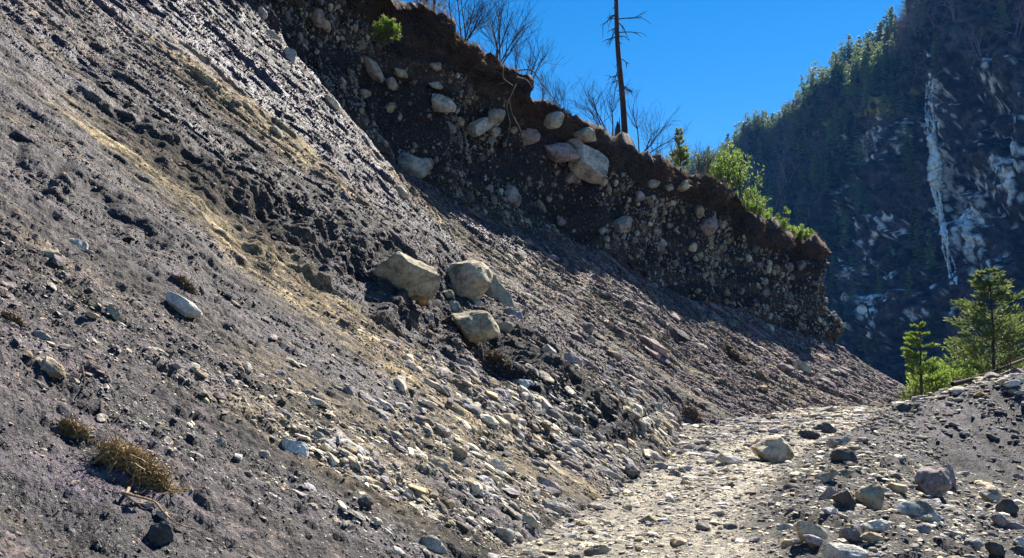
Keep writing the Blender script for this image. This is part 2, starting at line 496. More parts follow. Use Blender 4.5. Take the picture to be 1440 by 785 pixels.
# colours: purple grey silt, ochre dusty runs, brown sod, dark wet earth and painted shade
def colr(*c): return np.array(c, float)
pur, och, drk, gry, sod, tanc = colr(.070, .050, .078), colr(.40, .315, .18), colr(.018, .015, .018), colr(.075, .068, .052), colr(.062, .034, .026), colr(.26, .22, .16)
band = fbm(v3(YY * .30, XX * .05, 0 * SS) + v3(warp * .3, 0 * warp, 0 * warp), 3, 120)
b2 = fbm(v3(YY * 1.3, XX * .14, 0 * SS), 4, 125)
b3 = fbm(v3(YY * 4.5, XX * .35, 0 * SS), 3, 127)
b4 = fbm(v3(YY * 2.2, XX * .16, 0 * SS) + 7, 5, 128, .6)
ochm = sm(band * .5 + b2 * .4 + b4 * .6, .0, 0.55) * 0.5
for cx, cy, rx, ry, ang, a in ((330, 330, 300, 34, 38, .9), (330, 185, 200, 26, 38, .9), (560, 500, 170, 30, 36, .8), (620, 330, 150, 16, 38, .7), (860, 470, 240, 34, 30, .6), (700, 640, 180, 60, 20, .5), (1080, 520, 120, 40, 30, .7), (90, 10, 60, 30, 40, .4), (500, 640, 200, 60, 35, .5)):
    ochm = np.maximum(ochm, a * 1.15 * sm(blob(PX, PY, cx, cy, rx, ry, ang) + .45 * b4, .12, .75))
ochm = np.clip(ochm, 0, 1)
purm = np.clip(0.45 + 0.6 * blob(PX, PY, 150, 90, 330, 170, 20) + .5 * blob(PX, PY, 680, 330, 240, 60, 38) + .7 * blob(PX, PY, 90, 700, 220, 90, 30) + .3 * b2, 0, 1)
cl = gry * (1 - purm[..., None]) + pur * purm[..., None]
cl = cl * (1 - ochm[..., None]) + och * ochm[..., None]
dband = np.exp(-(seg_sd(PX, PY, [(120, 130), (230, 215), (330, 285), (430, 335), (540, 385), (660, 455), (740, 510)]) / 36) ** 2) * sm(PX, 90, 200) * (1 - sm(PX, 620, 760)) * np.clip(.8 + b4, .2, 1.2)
dk = np.clip(dband * .85 + faces * .6 + .6 * sm(-rill, .0, .6), 0, .85)[..., None]  # wet band and dark rills, plus shade painted on step faces and hollows
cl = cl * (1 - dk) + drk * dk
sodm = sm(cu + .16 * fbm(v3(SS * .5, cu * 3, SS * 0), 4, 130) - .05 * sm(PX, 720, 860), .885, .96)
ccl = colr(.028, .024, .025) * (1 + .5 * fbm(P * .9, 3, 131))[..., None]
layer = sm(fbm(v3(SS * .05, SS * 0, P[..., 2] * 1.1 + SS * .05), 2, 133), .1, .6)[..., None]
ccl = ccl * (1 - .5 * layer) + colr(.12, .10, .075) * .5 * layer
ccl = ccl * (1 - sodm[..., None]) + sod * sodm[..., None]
tcl = colr(.16, .11, .07) * (1 + .3 * clod)[..., None]
ic = sm(Vg, .97, 1.05)[..., None]; itp = sm(Vg, 1.99, 2.02)[..., None]
cl = cl * np.clip(1 + .9 * el1 + .7 * el2 * 1.0, .25, 2.2)[..., None]
top_dark = sm(Vg + .10 * b4 + .03 * fbm(P * 1.2, 3, 150), .84, .98)[..., None] * .7  # slope colour darkens raggedly towards its top
cl = cl * (1 - top_dark) + colr(.03, .024, .032) * top_dark
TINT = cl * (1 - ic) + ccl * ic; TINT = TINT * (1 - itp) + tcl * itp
WET = np.clip(purm * (1 - ochm) * 1.1, 0, 1) * (1 - ic[..., 0])
idx = np.arange(NR * NS).reshape(NR, NS)
Q = np.stack([idx[:-1, :-1], idx[:-1, 1:], idx[1:, 1:], idx[1:, :-1]], -1).reshape(-1, 4)
BV = Pd.reshape(-1, 3)
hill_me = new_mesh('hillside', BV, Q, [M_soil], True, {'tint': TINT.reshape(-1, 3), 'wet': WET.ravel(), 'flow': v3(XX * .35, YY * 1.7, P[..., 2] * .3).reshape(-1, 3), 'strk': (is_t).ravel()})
hill = tag(link('hillside', hill_me), kind='structure')

# ------------------------------------------------------------------ ground sheet (path, gully, mound, valley) in polar rings round the viewpoint
def ipl(x, xs, ys): return np.interp(x, xs, ys)
def ground_z(x, y):
    x = np.asarray(x, float); y = np.asarray(y, float)
    edge = ipl(y, [-20, 0, 8.6, 12, 15, 19, 25, 30, 38, 50, 62, 75], [2.2, 2.2, 2.6, 3.3, 4.3, 5.9, 8.6, 11.5, 16.5, 27, 42, 62])
    e = x - edge
    wv = fbm(v3(x * .3, y * .3, 0 * x), 3, 400)
    pathz = -0.06 + ipl(y, [0, 20, 36, 46, 56, 70, 120], [0, 0, .35, .55, .2, -1.5, -14])
    berm = .16 * np.exp(-((e - .9) / .8) ** 2) * (y < 26)
    floor = -0.95 * sm(e, 1.0, 4.5)
    h = ipl(x, [6, 11.5, 14, 17.3, 24, 40], [.3, .7, 1.2, 2.15, 3.2, 5.0]) + .12 * wv
    yf = 23.6 + .5 * wv; yr = 29.8 + wv * .5
    up = np.clip((y - yf) / (yr - yf), 0, 1)
    up = up - .04 * np.sin(up * 2 * PI)
    right = sm(e, -0.4, 1.6)
    zr = floor + (h - floor) * up
    back = np.clip(y - yr - 1.0, 0, None)
    zr = zr - back * 0.30 * sm(back, 0, 3)
    z = np.where(y < yr + 1, pathz * (1 - right) + (zr + pathz * .3) * right, pathz * (1 - right) + zr * right)
    z = z + berm
    r = np.hypot(x, y)
    z = np.maximum(z, -32 + 0 * z) - sm(r, 60, 200) * 6
    return z, e, up * right, right
def rings():
    a = np.concatenate([np.linspace(-180, -40, 60)[:-1], np.linspace(-40, 40, 1300), np.linspace(40, 180, 60)[1:]])
    r = np.concatenate([[0.3, .8, 1.5], np.exp(np.linspace(math.log(2.5), math.log(90), 720)), np.exp(np.linspace(math.log(95), math.log(2400), 60))])
    return np.radians(a), r
ga, gr = rings()
R_, A_ = np.meshgrid(gr, ga, indexing='ij')
gx, gy = R_ * np.sin(A_), R_ * np.cos(A_)
gz, ge, gup, grt = ground_z(gx, gy)
onface = sm(gup, .03, .15) * (1 - sm(gup, .93, 1))
lump = fbm(v3(gx * 1.6, gy * 1.6, 0 * gx), 4, 410, .6)
fin = fbm(v3(gx * 8, gy * 8, 0 * gx), 3, 420, .6)
ril2 = fbm(v3(gx * 2.0 - gy * .25, gy * .16, 0 * gx), 4, 430)
gcut = (R_ < 130)
gril = fbm(v3(gx * 2.6, gy * .45, 0 * gx), 5, 433, .62)
onpath = 1 - sm(np.abs(ge + 1.6), .5, 1.6)
onpath2 = onpath
shoulder = sm(ge, -.3, .6) * (1 - sm(gup, 0.0, .12))
rs = np.clip(R_ / 18, .35, 1.5)
gd = lump * (.04 + .10 * shoulder - .02 * onface) + fin * .03 * rs * (1 - .3 * onpath) * (1 - .4 * onface) + ril2 * .10 * onface + (gril * .09 + fbm(v3(gx * 5, gy * 2.5, 0 * gx), 4, 437, .7) * .03) * onface
gd = gd - .05 * np.exp(-((ge + .55) / .35) ** 2) * (R_ < 60) - .05 * np.exp(-((ge + 2.0) / .35) ** 2) * (R_ < 60)
gz2 = gz + np.where(gcut, gd, fbm(v3(gx * .01, gy * .01, 0 * gx), 3, 440) * 4)
pthc, shc, facec = colr(.30, .27, .215), colr(.085, .078, .07), colr(.055, .043, .058)
gcol = shc + (pthc - shc) * np.clip(onpath + .55 * (ge < -.3) * (1 - onpath), 0, 1)[..., None]
gcol = gcol * (1 - onface[..., None]) + (facec * np.clip(1 + .7 * ril2 + 1.3 * gril, .2, 2.8)[..., None]) * onface[..., None]
trk = (np.exp(-((ge + .55 + .15 * fbm(v3(gy * .4, 0 * gy, 0 * gy), 2, 451)) / .42) ** 2) + .8 * np.exp(-((ge + 2.0 + .2 * fbm(v3(gy * .3, 0 * gy, 0 * gy), 2, 452)) / .38) ** 2)) * np.clip(.8 + .6 * lump, 0, 1) * (R_ < 70)
trk = np.clip(trk, 0, 1)
gcol = gcol * (1 - trk[..., None]) + colr(.46, .42, .34) * trk[..., None]
fw = sm(R_, 60, 120)[..., None]
gcol = gcol * (1 - fw) + colr(.07, .08, .04) * fw
gi = np.arange(gx.size).reshape(gx.shape)
GQ = np.stack([gi[:-1, :-1], gi[1:, :-1], gi[1:, 1:], gi[:-1, 1:]], -1).reshape(-1, 4)
GV = np.stack([gx, gy, gz2], -1).reshape(-1, 3)
g_me = new_mesh('ground', GV, GQ, [M_soil], True, {'tint': gcol.reshape(-1, 3), 'wet': (onface * .3).ravel(), 'flow': (GV * np.array([1.3, .2, 0])), 'strk': onface.ravel()})
ground = tag(link('ground', g_me), kind='structure')

# coarse BVH for raycasts
def bvh_of(V, Qs): return BVHTree.FromPolygons([tuple(v) for v in V.tolist()], Qs.tolist())
sub_r = np.arange(0, NR, 2); sub_c = np.arange(0, NS, 2)
hv = Pd[sub_r][:, sub_c]; hn = hv.shape[:2]; hi = np.arange(hn[0] * hn[1]).reshape(hn)
bvh_h = bvh_of(hv.reshape(-1, 3), np.stack([hi[:-1, :-1], hi[:-1, 1:], hi[1:, 1:], hi[1:, :-1]], -1).reshape(-1, 4))
ig = np.arange(0, gx.shape[0] - 60, 2); jg = np.arange(0, gx.shape[1], 2)
gv2 = np.stack([gx, gy, gz2], -1)[ig][:, jg]; gn = gv2.shape[:2]; gi2 = np.arange(gn[0] * gn[1]).reshape(gn)
bvh_g = bvh_of(gv2.reshape(-1, 3), np.stack([gi2[:-1, :-1], gi2[1:, :-1], gi2[1:, 1:], gi2[:-1, 1:]], -1).reshape(-1, 4))
O = Vector((0, 0, CAMZ))
def hit(px, py):
    d = ray(px, py).normalized(); best = None
    for nm, b in (('h', bvh_h), ('g', bvh_g)):
        r = b.ray_cast(O, d, 200)
        if r[0] is not None and (best is None or r[3] < best[2]): best = (r[0], r[1], r[3], nm)
    if best is None: return None
    n = best[1] if best[1].dot(d) < 0 else -best[1]
    return best[0], n, best[2]

# ------------------------------------------------------------------ named boulders and stones
def srgb(r, g, b):
    f = lambda c: ((c / 255 + .055) / 1.055) ** 2.4 if c > 10 else c / 255 / 12.92
    return (f(r), f(g), f(b))
COL = {'tan': (.42, .365, .265), 'grey': (.32, .305, .27), 'dark': (.09, .085, .085), 'pale': (.46, .44, .39), 'white': (.55, .54, .50), 'ochre': (.38, .26, .12), 'mauve': (.30, .255, .25), 'olive': (.33, .295, .21)}
cam_R = Matrix(((1, 0, 0), (0, cp, -sp), (0, sp, cp)))  # columns: right, up?, built below
RIGHT = Vector((1, 0, 0)); UPV = Vector((0, -sp, cp)); FWD = Vector((0, cp, sp))
taken = []
def rock(name, px, py, w, h, ang, colk, label, cat, sty='a', group=None, sink=0.15, meshi=None, depthk=0.8, hitat=None):
    onground = px > 1000 and py > 565
    hp = hit(*(hitat or (px, py)))
    if onground: hp = hit(px, py + h * .36) or hp
    if hp is None: return None
    p, n, dist = hp
    f = (p - O).dot(FWD)
    k = f / FPX
    W, H = w * k / 2 * 1.08, h * k / 2 * 1.08
    Dp = (W + H) / 2 * depthk
    c = at(px, py, p.y)
    a = math.radians(-ang)
    ax = RIGHT * math.cos(a) + UPV * math.sin(a)
    az = -RIGHT * math.sin(a) + UPV * math.cos(a)
    ay = FWD
    c = c - FWD * (Dp * (0.5 - sink)) if not onground else c + FWD * (Dp * .5)
    pool = {'a': ROCKS_ANG, 'r': ROCKS_RND, 's': ROCK2}[sty]
    me = pool[meshi if meshi is not None else (hash((px * 7 + py * 13)) % len(pool))]
    M = Matrix((ax * W, ay * Dp, az * H)).transposed().to_4x4()
    M.translation = c
    o = link(name, me); o.matrix_world = M
    r = random.uniform(1.15, 1.35)
    cc = COL[colk]; o.color = (cc[0] * r, cc[1] * r, cc[2] * r, 1)
    tag(o, label, cat, group)
    taken.append((px, py, max(w, h)))
    return o
BL = [
 # cluster in the gully wall, mid slope
 (576, 388, 90, 60, 4, 'olive', 'broad brown boulder capped with grey earth, leftmost of the clump halfway up the slope', 'a', 0),
 (657, 399, 60, 66, 20, 'tan', 'big rounded tan boulder in the middle of the clump halfway up the slope', 'r', 1),
 (696, 414, 36, 80, -28, 'olive', 'tall narrow boulder leaning against the big rounded tan one, right end of the clump', 'a', 2),
 (671, 455, 64, 42, 14, 'olive', 'brown boulder with a jagged top below the big rounded tan one', 'r', 3),
 (595, 421, 18, 22, 10, 'ochre', 'small orange brown stone tucked under the broad brown boulder', 'a', 4),
 (641, 433, 14, 22, -30, 'grey', 'small smooth grey stone in the shaded hollow between the clumped boulders', 'r', 2),
 (631, 413, 16, 11, 15, 'tan', 'small pale stone wedged at the lower left of the big rounded tan boulder', 'r', 3),
 (668, 428, 24, 12, -10, 'tan', 'flat tan stone squeezed between the rounded boulder and the one below it', 'a', 5),
 (711, 461, 22, 18, 0, 'olive', 'squat brown stone just right of the lowest boulder in the clump', 'a', 1),
 (722, 443, 26, 16, 10, 'mauve', 'grey stone half buried in earth at the right foot of the clump', 'a', 6),
 (602, 445, 22, 14, 35, 'grey', 'pale lichen grey stone at the lower left rim of the hollow', 'a', 2),
 # cliff boulders
 (526, 100, 18, 42, -28, 'grey', 'long grey stone standing at a slant in the upper cliff, below the green bush', 'a', 0),
 (623, 150, 36, 24, 30, 'pale', 'pale pointed stone lit on its right side, in the cliff under the bare shrubs', 'a', 1),
 (613, 121, 20, 10, 12, 'pale', 'thin flat pale stone just above the pale pointed one in the cliff', 'a', 2),
 (677, 180, 36, 22, -18, 'pale', 'pale oblong stone with a bright right end under the sod corner of the cliff', 'a', 3),
 (697, 166, 22, 26, 20, 'grey', 'grey stone resting against the right end of the pale oblong one', 'r', 0),
 (695, 187, 18, 14, 0, 'grey', 'small grey stone directly below the pair under the sod corner', 'r', 1),
 (580, 237, 44, 34, 10, 'grey', 'large rounded grey boulder at the bottom of the dark cliff, where slope and cliff meet', 'r', 4),
 (600, 233, 18, 18, 30, 'grey', 'grey cobble touching the right side of the large rounded grey boulder', 'r', 2),
 (565, 271, 20, 16, 20, 'tan', 'tan cobble on the slope just below the large rounded grey boulder', 'r', 5),
 (552, 119, 18, 16, 30, 'grey', 'grey cobble right of the long slanting stone in the upper cliff', 'r', 5),
 (564, 104, 22, 12, 30, 'tan', 'tan cobble up and right of the long slanting stone', 'r', 3),
 (512, 133, 20, 12, 10, 'grey', 'flat grey cobble below the foot of the long slanting stone', 'r', 1),
 (549, 152, 12, 14, 0, 'tan', 'small tan cobble under the long slanting stone, on its own in dark earth', 'r', 0),
 (648, 172, 11, 13, 0, 'tan', 'small tan cobble between the pale pointed stone and the pale oblong one', 'r', 2),
 (779, 171, 28, 22, -10, 'pale', 'pale lens shaped stone jutting out under the second sod ledge', 'a', 4),
 (822, 190, 34, 20, 22, 'tan', 'tan slab just under the brown sod left of the dead trunk', 'a', 5),
 (786, 216, 54, 28, 12, 'mauve', 'long mauve grey boulder, left of the two big ones below the dead trunk', 'r', 3),
 (827, 234, 52, 42, 20, 'pale', 'biggest cliff boulder, pale with a bright cracked top, below the dead trunk', 'a', 6),
 (812, 206, 34, 16, 25, 'mauve', 'mauve slab lying on top of the two big boulders in the cliff', 'a', 0),
 (745, 195, 26, 24, 20, 'mauve', 'blocky mauve stone left of the long mauve grey boulder', 'a', 1),
 (807, 251, 20, 20, 30, 'mauve', 'mauve stone hanging beneath the biggest cliff boulder', 'a', 3),
 (718, 277, 28, 26, -5, 'grey', 'grey stone with a bright right side alone low in the middle of the cliff', 'a', 2),
 (874, 318, 30, 22, -25, 'grey', 'two lobed grey stone low in the cliff under the small pine', 'a', 4),
 (994, 319, 26, 24, 0, 'mauve', 'round mauve cobble, largest in the right part of the cliff', 'r', 0),
 (1015, 317, 13, 12, 0, 'grey', 'small bluish cobble right beside the largest round mauve one', 'r', 1),
 (918, 259, 18, 12, -10, 'grey', 'grey cobble in the cliff right below the roots of the dead trunk', 'r', 2),
 (960, 262, 18, 14, 0, 'tan', 'squarish tan cobble just under the sod below the small pine', 'a', 5),
 (940, 264, 14, 11, 10, 'grey', 'oval grey cobble beside the squarish tan one under the sod', 'r', 3),
 (409, 84, 18, 26, 10, 'grey', 'upright grey stone on the ragged left end of the cliff', 'a', 6),
 (449, 28, 24, 20, 60, 'mauve', 'mauve cobble high on the cliff near the top edge of the picture', 'r', 4),
 (458, 36, 14, 22, -20, 'tan', 'tan cobble standing next to the mauve one near the top of the cliff', 'r', 5),
 (370, 20, 14, 18, 0, 'grey', 'bluish cobble at the left end of the cliff', 'r', 5),
 (383, 52, 22, 14, 20, 'tan', 'tan oval stone above the upright grey one at the left end of the cliff', 'r', 2),
 # slope stones
 (262, 431, 52, 26, 33, 'pale', 'large pale wedge shaped stone alone on the middle of the near slope', 'a', 1),
 (115, 347, 30, 20, 40, 'pale', 'pale angular stone, right of the two stones high on the near slope', 'a', 2),
 (70, 357, 48, 16, 22, 'tan', 'flat tan slab, left of the two stones high on the near slope', 'a', 3),
 (75, 519, 38, 26, 38, 'tan', 'flat tan slab half sunk near the left edge of the slope', 'a', 4),
 (62, 473, 26, 14, 20, 'grey', 'grey oblong stone above the half sunk slab near the left edge', 'r', 2),
 (161, 440, 22, 14, 38, 'olive', 'brown stone up slope between the pale wedge and the left edge', 'a', 6),
 (415, 633, 40, 30, 15, 'white', 'bright white angular stone with a dark shadow on the lower slope', 'a', 6),
 (371, 640, 14, 16, 30, 'pale', 'small grey egg shaped stone left of the bright white angular one', 'r', 1),
 (309, 623, 24, 18, 25, 'white', 'small white flat stone on the lower slope, right of the root tangle', 'a', 5),
 (160, 627, 30, 14, 20, 'pale', 'pale flat stone directly above the mossy root tangle', 'a', 0),
 (226, 497, 24, 13, 22, 'tan', 'tan oval stone on the slope below the pale wedge', 'r', 4),
 (228, 752, 34, 36, 10, 'dark', 'dark purple block below the root tangle near the bottom edge', 'a', 3),
 (9, 757, 28, 24, 0, 'mauve', 'mauve boulder cut by the bottom left corner', 'r', 5),
 (610, 766, 40, 26, 28, 'pale', 'pale smooth stone on the bottom edge where slope meets path', 'r', 2),
 (706, 752, 34, 26, 10, 'grey', 'grey angular stone on the bottom edge left of the path', 'a', 1),
 (740, 542, 26, 18, 35, 'white', 'white flat stone under the dark slump in the middle slope', 'a', 2),
 (770, 495, 24, 22, 10, 'grey', 'blue grey block on the slope right of the boulder clump', 'a', 0),
 (824, 463, 22, 18, 0, 'mauve', 'mauve block on the slope above and right of the blue grey one', 'a', 4),
 (828, 478, 18, 12, 10, 'olive', 'brown stone directly under the mauve block on the slope', 'a', 5),
 (613, 655, 42, 22, 12, 'tan', 'flat topped tan stone on the pale rubble fan', 'a', 6),
 (700, 655, 24, 18, 30, 'pale', 'pale lozenge stone on the rubble fan, right of the flat topped tan one', 'a', 3),
 (776, 712, 34, 18, 14, 'pale', 'pale slab at the foot of the slope beside the path', 'a', 4),
 (771, 683, 40, 20, 30, 'mauve', 'long mauve stone at the foot of the slope above the pale slab', 'a', 1),
 (921, 573, 22, 16, 30, 'grey', 'grey angular stone at the foot of the slope left of the dark hollow', 'a', 2),
 (942, 613, 20, 26, -30, 'grey', 'grey stone leaning at the slope foot just below the dark hollow', 'a', 5),
 (912, 731, 28, 18, 8, 'olive', 'brown angular stone in the middle of the path', 'a', 0),
 (838, 776, 38, 20, -12, 'olive', 'brown wedge stone cut by the bottom edge left of the path', 'a', 3),
 # path and shoulder
 (1090, 637, 55, 42, -2, 'tan', 'large tan boulder sitting alone on the path', 'r', 3),
 (1028, 648, 34, 14, 12, 'pale', 'low pale wedge stone on the path left of the large tan boulder', 'a', 4),
 (1139, 613, 30, 14, 8, 'dark', 'dark flat stone at the path edge up and right of the large tan boulder', 'a', 1),
 (1160, 603, 30, 15, 0, 'dark', 'dark lumpy stone furthest along the rocky path edge', 'a', 2),
 (1182, 622, 34, 14, -6, 'grey', 'flat grey stone between the dark edge stones and the striped mound', 'a', 3),
 (1188, 643, 34, 20, 0, 'dark', 'dark boulder partly buried in gravel at the mound foot', 'a', 6),
 (1228, 702, 40, 34, -20, 'olive', 'brown craggy boulder in the middle of the rocky shoulder', 'a', 4),
 (1189, 703, 30, 28, 20, 'dark', 'dark angular boulder left of the brown craggy one', 'a', 0),
 (1167, 697, 26, 22, 0, 'mauve', 'mauve angular boulder left of the dark angular one', 'a', 5),
 (1317, 683, 46, 46, 5, 'mauve', 'large upright mauve boulder with earth on top at the mound foot', 'r', 0),
 (1334, 672, 20, 34, 0, 'mauve', 'mauve slab pressed against the right side of the upright mauve boulder', 'a', 6),
 (1290, 720, 62, 30, 8, 'pale', 'broad pale slab below the large upright mauve boulder', 'a', 2),
 (1188, 667, 28, 12, -10, 'tan', 'tan bread shaped stone at the near edge of the mound', 'r', 2),
 (1164, 671, 36, 16, -14, 'tan', 'tan flat stone left of the bread shaped one', 'a', 3),
 (1142, 752, 46, 30, 25, 'tan', 'tan ribbed boulder on the right edge of the path', 'a', 1),
 (1147, 764, 32, 18, 10, 'mauve', 'mauve stone tucked in front of the tan ribbed boulder', 'r', 4),
 (1236, 741, 44, 18, 8, 'pale', 'pale grey slab in the middle of the shoulder above three small boulders', 'a', 5),
 (1197, 754, 30, 22, 0, 'mauve', 'mauve boulder, left of the three small ones near the bottom', 'a', 6),
 (1226, 756, 30, 16, 0, 'tan', 'tan blocky stone, middle of the three small ones near the bottom', 'a', 0),
 (1192, 782, 60, 26, 8, 'pale', 'broad pale slab cut by the bottom edge of the picture', 'a', 4),
 (1212, 784, 26, 16, 0, 'mauve', 'small purple stone lying on the broad slab at the bottom edge', 'r', 1),
 (1397, 699, 30, 22, 5, 'grey', 'grey rounded boulder near the right edge, farther of the pair', 'r', 3),
 (1420, 716, 30, 26, 15, 'dark', 'dark rounded boulder near the right edge, nearer of the pair', 'r', 2),
 (1409, 733, 24, 20, 10, 'mauve', 'mauve rounded stone just below the dark rounded boulder', 'r', 5),
 (1372, 768, 26, 18, -5, 'grey', 'grey cobble at the lower right, left of the last dark boulder', 'r', 0),
 (1403, 776, 26, 26, 0, 'dark', 'dark round boulder touching the bottom edge at the right', 'r', 4),
 (1436, 764, 16, 16, 0, 'pale', 'pale cobble cut by the right edge of the picture', 'r', 3),
 (1300, 731, 24, 14, -8, 'pale', 'pale cobble in front of the broad pale slab', 'r', 1),
 (1298, 746, 30, 14, -20, 'mauve', 'slanting mauve stone in front of the broad pale slab', 'r', 3),
 (1270, 574, 28, 12, 0, 'dark', 'dark stone on the crest where the path disappears', 'a', 5),
 (1376, 555, 16, 10, 0, 'ochre', 'orange tan stone on the mound crest left of the fallen log', 'a', 0),
 (1421, 540, 22, 12, -10, 'white', 'white stone on the mound crest under the fallen log', 'a', 1),
]
for bi_, (px, py, w_, h_, an, ck, lb, sty, mi) in enumerate(BL):
    big_ = max(w_, h_) > 24
    rock('boulder' if big_ else 'stone', px, py, w_, h_, an, ck, lb, 'boulder' if big_ else 'stone', sty, None, (-1.0, -1.0, -.9, -2.0)[bi_] if bi_ < 4 else (-.3 if bi_ < 45 else -.05), mi)

# ------------------------------------------------------------------ scattered stones
tint_pool = np.array([(.30, .28, .24), (.38, .34, .26), (.24, .22, .19), (.46, .41, .32), (.17, .155, .15), (.33, .27, .18), (.24, .22, .225), (.12, .11, .105)])
def frames(n, r):
    """random tangent frames about normals n"""
    a = r.normal(size=n.shape); a -= (a * n).sum(-1, keepdims=True) * n
    a /= np.linalg.norm(a, axis=-1, keepdims=True)
    return a, np.cross(n, a)
def gnormals(V):
    g0 = np.gradient(V, axis=0); g1 = np.gradient(V, axis=1)
    n = np.cross(g0, g1); n /= np.maximum(np.linalg.norm(n, axis=-1, keepdims=True), 1e-9)
    return n
hn_ = gnormals(P); hn_ = np.where((hn_[NT_ // 2, NS // 2, 2] < 0), -hn_, hn_)
gV = np.stack([gx, gy, gz2], -1)
gPX, gPY, gDEP = proj(gV)

def weights_h():
    talw = is_t * ((PX > -60) & (PX < 1500) & (PY > -60) & (PY < 850) & (DEP > 2) & (Tg > 1.1) & (Tg < 9.6) & (Vg > -.02))
    w = talw * (0.10 + 1.6 * blob(PX, PY, 580, 660, 190, 100, 25) + .7 * blob(PX, PY, 900, 620, 260, 60, 20) + .28 * blob(PX, PY, 380, 560, 330, 200, 38) + .35 * blob(PX, PY, 60, 500, 250, 160, 30) + .4 * blob(PX, PY, 1120, 520, 160, 60, 30) + .15 * blob(PX, PY, 950, 500, 200, 60, 30) + .5 * blob(PX, PY, 130, 660, 240, 140, 30))
    return w * np.clip(0.7 + b2 * 1.3 + b4 * 1.2, .03, 2.5)
def weights_c():
    inw = ((PX > 250) & (PX < 1250) & (PY > -60) & (DEP > 2) & (Tg < 9.7))
    c = sm(Vg, 1.0, 1.05) * (1 - sm(Vg, 1.78, 1.86))
    cl_ = fbm(v3(SS * .25, P[..., 2] * .7, 0 * SS), 3, 500)
    return inw * c * np.clip(.6 + cl_ * .9, .12, 2)
def weights_g():
    inw = (gPX > -60) & (gPX < 1520) & (gPY > 500) & (gPY < 860) & (gDEP > 4) & (gDEP < 75)
    w = 1.2 * (ge < 0) * (1 - .75 * trk) * np.clip(1 + lump, .2, 2) + 1.5 * shoulder + 2.5 * sm(gup, .9, 1) * (gDEP < 36)
    return inw * w
def pick(Wt, n, r):
    c = np.cumsum(Wt.ravel()); return np.unique(np.searchsorted(c, r.random(n) * c[-1]).clip(0, c.size - 1))
def scatter(name, Wt, PP, NNn, DD, n, smin, smax, powr, protoset, flat, seed, sink, label, cat, rescale=1.0, bury=0.0):
    r = np.random.default_rng(seed)
    ii = pick(Wt, n, r); n = len(ii)
    p = PP.reshape(-1, 3)[ii]; nn = NNn.reshape(-1, 3)[ii]; d = DD.ravel()[ii]
    spx = smin * (1 - r.random(n) * (1 - (smin / smax) ** powr)) ** (-1 / powr)
    s = spx * d / FPX / 2 * rescale
    ax, ay = frames(nn, r)
    if 'slope' in name:
        q_ = np.array([[.8, .05, -.55]]) + r.normal(size=nn.shape) * .7; q_ -= (q_ * nn).sum(-1, keepdims=True) * nn
        ax = q_ / np.linalg.norm(q_, axis=-1, keepdims=True); ay = np.cross(nn, ax)
    el = 1 + r.random(n) * (1.3 if 'slope' in name else .7)
    Mx = ax * (s * el)[:, None]; My = ay * s[:, None]; fl = flat * (0.7 + .8 * r.random(n))
    Mz = nn * (s * fl)[:, None]
    tilt = r.normal(size=(n, 1)) * .35; Mz = Mz + Mx * tilt * .5
    out = []; 
    pr = r.integers(0, len(protoset), n)
    cc = p + nn * (s * fl * (0.45 - sink))[:, None]
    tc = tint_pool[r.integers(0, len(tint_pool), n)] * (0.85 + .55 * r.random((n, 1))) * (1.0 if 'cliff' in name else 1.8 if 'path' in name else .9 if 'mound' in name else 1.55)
    if 'slope' in name:
        fw_ = np.clip(fan.ravel()[ii] * 1.5, 0, 1)[:, None]
        tc = tc * (1 - fw_) * np.array([.46, .40, .48]) + tc * fw_
    Vs, Fs, Ts = [], [], []; off = 0
    for k, (PV, PF) in enumerate(protoset):
        m = pr == k
        if not m.any(): continue
        vv_ = cc[m][:, None] + PV[None, :, 0:1] * Mx[m][:, None] + PV[None, :, 1:2] * My[m][:, None] + PV[None, :, 2:3] * Mz[m][:, None]
        nk = m.sum(); nvp = len(PV)
        Vs.append(vv_.reshape(-1, 3)); Fs.append((PF[None] + (np.arange(nk) * nvp)[:, None, None] + off).reshape(-1, 3))
        Ts.append(np.repeat(tc[m], nvp, 0)); off += nk * nvp
    me = new_mesh(name, np.concatenate(Vs), np.concatenate(Fs), [M_stonea], 'cliff' in name, {'tint': np.concatenate(Ts)})
    return tag(link(name, me), label, cat, kind='stuff')
ICO0 = ico(1)
_t = []
for i in range(14):
    V0 = ICO1[0].copy(); V0 = rock_shape(V0, 700 + i, .0, 6, .30) * np.array([1, .7 + .1 * (i % 4), .6 + .15 * (i % 3)]); _t.append((V0, ICO1[1]))
P_tiny = _t
P_small = [(rock_shape(ICO2[0], 800 + i, .0, 12, .13) * np.array([1, .7 + .1 * (i % 4), .65 + .15 * (i % 3)]), ICO2[1]) for i in range(14)]
fan = blob(PX, PY, 600, 670, 240, 120, 22) + .8 * blob(PX, PY, 880, 620, 200, 50, 20) + .45 * blob(PX, PY, 200, 600, 330, 160, 35)
WH, WC, WG = weights_h(), weights_c(), weights_g()
W_all = (1 - .75 * ochm) * is_t * ((PX > -60) & (PX < 1500) & (PY > -60) & (PY < 850) & (DEP > 2) & (Tg > 1.1) & (Tg < 9.6) & (Vg > -.02)) * np.clip(.6 + b2 + 1.4 * blob(PX, PY, 100, 690, 300, 160, 30), .1, 3)
W_m = ((gPX > -60) & (gPX < 1520) & (gDEP > 4) & (gDEP < 60)) * (onface * np.clip(.7 + ril2 * 1.5, .05, 2) + .3 * (1 - onface) * (gPY < 850))
Pdn = Pd
scatter('slope_gravel', WH, Pdn, hn_, DEPd, 70000, 1.7, 7, 2.5, P_tiny, .55, 1, .2, 'small pale stones and grit strewn over the sloping bank', 'gravel')
scatter('slope_grit', W_all, Pdn, hn_, DEPd, 75000, 1.5, 5, 2.3, P_tiny, .6, 11, .25, 'fine dark and pale grit over the whole sloping bank', 'gravel')
